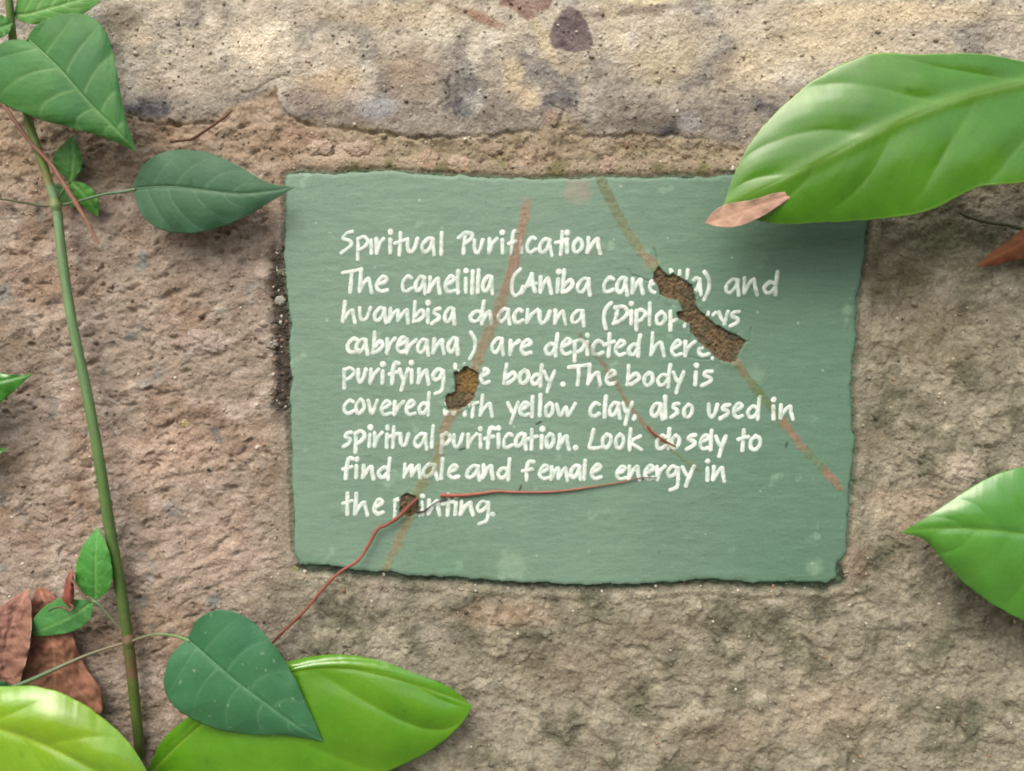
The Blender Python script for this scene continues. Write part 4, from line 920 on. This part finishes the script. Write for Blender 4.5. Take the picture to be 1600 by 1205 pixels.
g4, l, p = glossy('bright yellow-green rounded leaf filling the bottom left corner',
     [(-160,1115),(-80,1122),(0,1140),(70,1165),(140,1200),(200,1235),(262,1275)],
     [(-160,1110),(-85,1086),(0,1073),(76,1076),(148,1112),(212,1175),(262,1275)],
     [(-160,1122),(-100,1220),(-10,1290),(80,1320),(150,1315),(215,1300),(262,1275)],
     [46,52,56,58,56,52,46], [0,-4,-7,-9,-9,-5,0], [0,-4,-6,-6,-5,-3,0], (-160,1115,0.045),
     col=(126,166,34), veincol=(158,190,70), nv=4, va=0.3, vp=1.0, quilt=2.0, nu=160, nw=50, tone2=(112,164,48), rib=0.8, ribw=.05, vein_s=0.05, wave=1.5, wavef=1.3, ribbw=4, seed=44, thick=.3, cup=3.0)
tube('petiole', [(-150,1116,46),(-200,1110,36),(-280,1100,10),(-320,1096,-2)], [2.2,2.6,3], M_STEM, g4, grad((0,(90,140,50)),(1,(90,120,50))))
g5, l, p = glossy('pointed green leaf tip entering at the middle of the left edge',
     [(-120,620),(-80,612),(-40,604),(0,596),(25,590),(50,584)], [(-120,616),(-85,572),(-45,566),(-4,582),(25,586),(50,584)],
     [(-120,624),(-80,664),(-42,655),(0,630),(26,607),(50,584)], [24,28,30,30,28,25], [0,-2,-2,-1,0,0], [0,-3,-4,-3,-1,0], (-120,620,0.02),
     col=(60,132,44), veincol=(96,156,70), nv=5, va=0.2, quilt=1.0, nu=70, nw=24, seed=45)
tube('petiole', [(-118,620,24),(-160,626,14),(-200,630,-2)], [1.5,1.8], M_STEM, g5, grad((0,(90,140,50)),(1,(90,120,50))))
g6, l, p = glossy('tiny green leaf tip at the left edge below the larger pointed tip',
     [(-60,715),(-40,712),(-20,708),(-4,705),(12,702)], [(-60,713),(-42,696),(-20,694),(-3,699),(12,702)],
     [(-60,717),(-40,726),(-20,722),(-4,712),(12,702)], [14,16,17,16,14], [0]*5, [0]*5, (-60,715,0.012),
     col=(60,130,44), veincol=(96,156,70), nv=4, quilt=0.5, nu=40, nw=14, seed=46)
tube('petiole', [(-58,715,14),(-80,718,8),(-100,720,-2)], [1.0,1.2], M_STEM, g6, grad((0,(90,140,50)),(1,(90,120,50))))

# water drop on the bottom leaf
def water_drop():
    m, t, b = new_mat('water'); b.inputs['Transmission Weight'].default_value = 1.0; b.inputs['Roughness'].default_value = 0.02
    b.inputs['IOR'].default_value = 1.33; b.inputs['Base Color'].default_value = (0.95, 1, 0.9, 1)
    nu, nv_ = 14, 32; th, ph = np.meshgrid(np.linspace(0.02, np.pi - 0.02, nu), np.linspace(0, 2 * np.pi, nv_, endpoint=False), indexing='ij')
    r = 1 + 0.12 * np.cos(2 * ph + 0.5) + 0.10 * np.cos(3 * ph)
    X = 676 + 15 * r * np.sin(th) * np.cos(ph); Y = 1158 + 14 * r * np.sin(th) * np.sin(ph)
    H = 19.2 + 2.6 * np.cos(th); H = np.where(th > np.pi / 2, 19.2 + 0.8 * np.cos(th), H)
    hm = H * .001; kk = (D - hm) / D
    V = np.stack([(X - 800) * S * kk, -hm, ZC + (602.5 - Y) * S * kk], -1).reshape(-1, 3)
    i, j = np.meshgrid(np.arange(nu - 1), np.arange(nv_), indexing='ij'); j2 = (j + 1) % nv_
    F = np.stack([(i * nv_ + j).ravel(), (i * nv_ + j2).ravel(), ((i + 1) * nv_ + j2).ravel(), ((i + 1) * nv_ + j).ravel()], 1)
    o = mesh_obj('water_drop', V, F, m); tag(o, 'clear water drop near the tip of the bottom glossy leaf', 'water drop')
    return o
DROP = water_drop()

# ---- dry leaves
def dry(label, M, A, B, h, dA, dB, base, col, vc, name='dry_leaf', **kw):
    root = empty(name, label, 'leaf', P(*base)); kw.setdefault('nu', 90); kw.setdefault('nw', 30)
    l, p = leaf('blade', M, A, B, h, dA, dB, M_DRY, root, col, vc, **kw); return root, l, p
r_, l, p = dry('small pinkish-tan dry leaf lying on the tip of the huge glossy leaf', [(1235,303),(1210,312),(1180,322),(1150,333),(1125,341),(1101,348)],
    [(1233,299),(1206,303),(1176,312),(1142,318),(1118,328),(1101,348)], [(1237,307),(1216,322),(1188,340),(1155,353),(1124,355),(1101,348)],
    [55,57,57,56,55,53], [0,1,1.5,1,0.5,0], [0,-0.5,-1,-1,0,0], (1235,303,0.05), (190,156,136), (168,130,110), nv=5, quilt=0.15, rib=0.3, vein_s=0.2, fine=0.2, warp=1.0, tone2=(200,170,148), seed=51, wave=0.6)
r_, l, p = dry('rust-brown flat dry leaf wedged behind the bottom left leaf', [(62,918),(72,950),(80,985),(84,1020),(86,1060),(86,1110),(84,1160)],
    [(56,920),(46,950),(36,985),(28,1030),(24,1070),(30,1115),(84,1160)], [(74,920),(96,948),(112,990),(130,1035),(160,1088),(150,1125),(84,1160)],
    [10,12,14,15,15,14,12], [0,0,1,1,0,0,0], [0,0,-2,-3,-4,-2,0], (62,918,0.01), (148,106,84), (174,134,110), nv=6, va=0.2, quilt=0.8, tone2=(116,80,64), seed=52, warp=7.0, wave=2.5, fine=0.9)
r_, l, p = dry('curled purple-brown dry leaf with a pale rim at the left edge near the bottom', [(44,920),(28,950),(14,985),(6,1020),(8,1050),(28,1075)],
    [(42,920),(12,940),(-30,970),(-45,1020),(-20,1070),(28,1075)], [(46,921),(49,955),(48,990),(44,1020),(36,1048),(28,1075)],
    [16,20,22,22,20,16], [0,-3,-6,-6,-3,0], [0,3,6,6,3,0], (44,920,0.015), (130,96,84), (162,126,112), nv=5, quilt=1.2, tone2=(150,112,92), seed=53, warp=7.0, wave=2.5, edgecol=(190,160,144), fine=0.9)
r_, l, p = dry('dark brown curled dry leaf at the right edge below the huge glossy leaf', [(1660,350),(1630,362),(1600,377),(1575,390),(1550,403),(1524,417)],
    [(1658,340),(1632,340),(1600,357),(1572,378),(1548,395),(1524,417)], [(1662,362),(1640,396),(1606,404),(1580,408),(1552,415),(1524,417)],
    [14,18,20,20,18,14], [0,-3,-5,-4,-2,0], [0,-3,-5,-4,-2,0], (1660,350,0.012), (110,68,46), (140,90,60), nv=5, quilt=0.8, tone2=(130,84,50), seed=54, warp=2)
r_, l, p = dry('shrivelled reddish scrap of dead leaf caught on the small shoot above the rust-brown leaf', [(112,892),(110,906),(108,920),(106,935),(110,952)],
    [(110,892),(103,904),(100,920),(98,938),(110,952)], [(114,892),(116,906),(116,920),(115,940),(110,952)],
    [30,34,34,33,29], [0,-3,-4,-3,0], [0,-3,-4,-3,0], (112,892,0.03), (128,72,62), (156,100,88), nv=4, quilt=0.8, seed=55, warp=2.5, nu=50, nw=16)

# ---- roots and twigs
def strand(name, label, cat, pts, rad, cols, mat=M_ROOT, **kw):
    root = empty(name, label, cat, P(pts[0][0], pts[0][1], pts[0][2] * .001))
    tube('strand', pts, rad, mat, root, cols, **kw); return root
red = grad((0,(110,62,52)),(0.5,(146,84,70)),(1,(104,60,50)))
strand('aerial_root', 'thin red root running from the hole in the bottom text line down over the wall', 'root',
    [(653,779,4.0),(640,790,6.0),(625,806,8),(606,819,8.5),(590,827,8),(578,848,9),(560,875,10),(530,895,10),(505,920,10),(480,950,10),(455,975,9),(430,1000,8),(405,1030,5)],
    [1.2,1.5,1.3,1.2,1.1,1.2,1.1,1.0], red, n=130, knob=0.25)
strand('aerial_root', 'thin reddish root lying flat across the sign under the word male and female', 'root',
    [(688,774,4.9),(720,774,4.9),(745,772,5.1),(775,768,5.1),(805,769,4.9),(850,769,4.9),(890,766,4.9),(930,760,4.9),(970,754,4.7),(1000,747,4.7),(1027,746,4.3)],
    [1.5,1.3,1.1,1.0,0.95,0.9,0.8,0.6,0.5,0.35], grad((0,(150,88,74)),(0.5,(150,98,82)),(0.85,(130,90,76)),(1,(60,54,46))), n=130, knob=0.25)
strand('root_fibre', 'hair-thin dark root fibre beside the hole in the bottom text line', 'root',
    [(650,801,4.3),(662,799,4.7),(672,792,4.7),(684,784,4.5),(700,780,4.1)], [0.7,0.6,0.4,0.3], grad((0,(44,36,30)),(1,(60,50,42))), n=40)
strand('root_fibre', 'fine dried root clinging over the old scar below the right of the word clay', 'root',
    [(1012,665,3.9),(1020,675,4.2),(1032,684,4.2),(1045,692,4.2),(1056,698,3.7)], [0.7,0.8,0.6,0.5], grad((0,(150,84,64)),(1,(140,84,66))), n=40)
strand('twig', 'straight reddish-brown dry twig crossing the green stem below the large heart-shaped leaf', 'twig',
    [(-10,140,12),(20,185,18),(50,225,26),(78,255,30),(98,285,32),(120,320,32),(138,350,30),(154,382,26)], [1.4,1.6,1.6,1.6,1.8,1.7,1.4,1.1],
    grad((0,(120,92,76)),(0.4,(112,78,62)),(0.7,(134,98,78)),(1,(164,130,110))), n=80, knob=0.3)
strand('dry_tendril', 'thin brown dried tendril clinging to the wall above the dark pointed leaf', 'twig',
    [(266,222,6),(280,220,8),(300,217,9),(318,206,10),(336,194,11),(352,182,11),(362,173,10)], [0.9,1.0,1.1,1.1,1.0,0.7], grad((0,(96,66,50)),(1,(104,76,58))), n=60, knob=0.3)
strand('dry_tendril', 'hooked brown shred of tendril on the small shoot in the lower left', 'twig',
    [(76,955,26),(84,951,29),(94,949,30),(102,951,31),(110,955,30),(114,948,30),(104,940,30)], [0.5,0.7,0.8,0.9,0.7,0.5], grad((0,(60,56,44)),(1,(140,96,82))), n=40)
strand('twig', 'dark greenish creeping stem on the wall under the huge glossy leaf at right', 'twig',
    [(1500,333,4),(1520,342,6),(1545,348,8),(1575,352,10),(1610,360,12),(1700,372,12)], [0.8,1.2,1.5,1.6], grad((0,(60,66,44)),(1,(74,84,50))), n=60, knob=0.2)
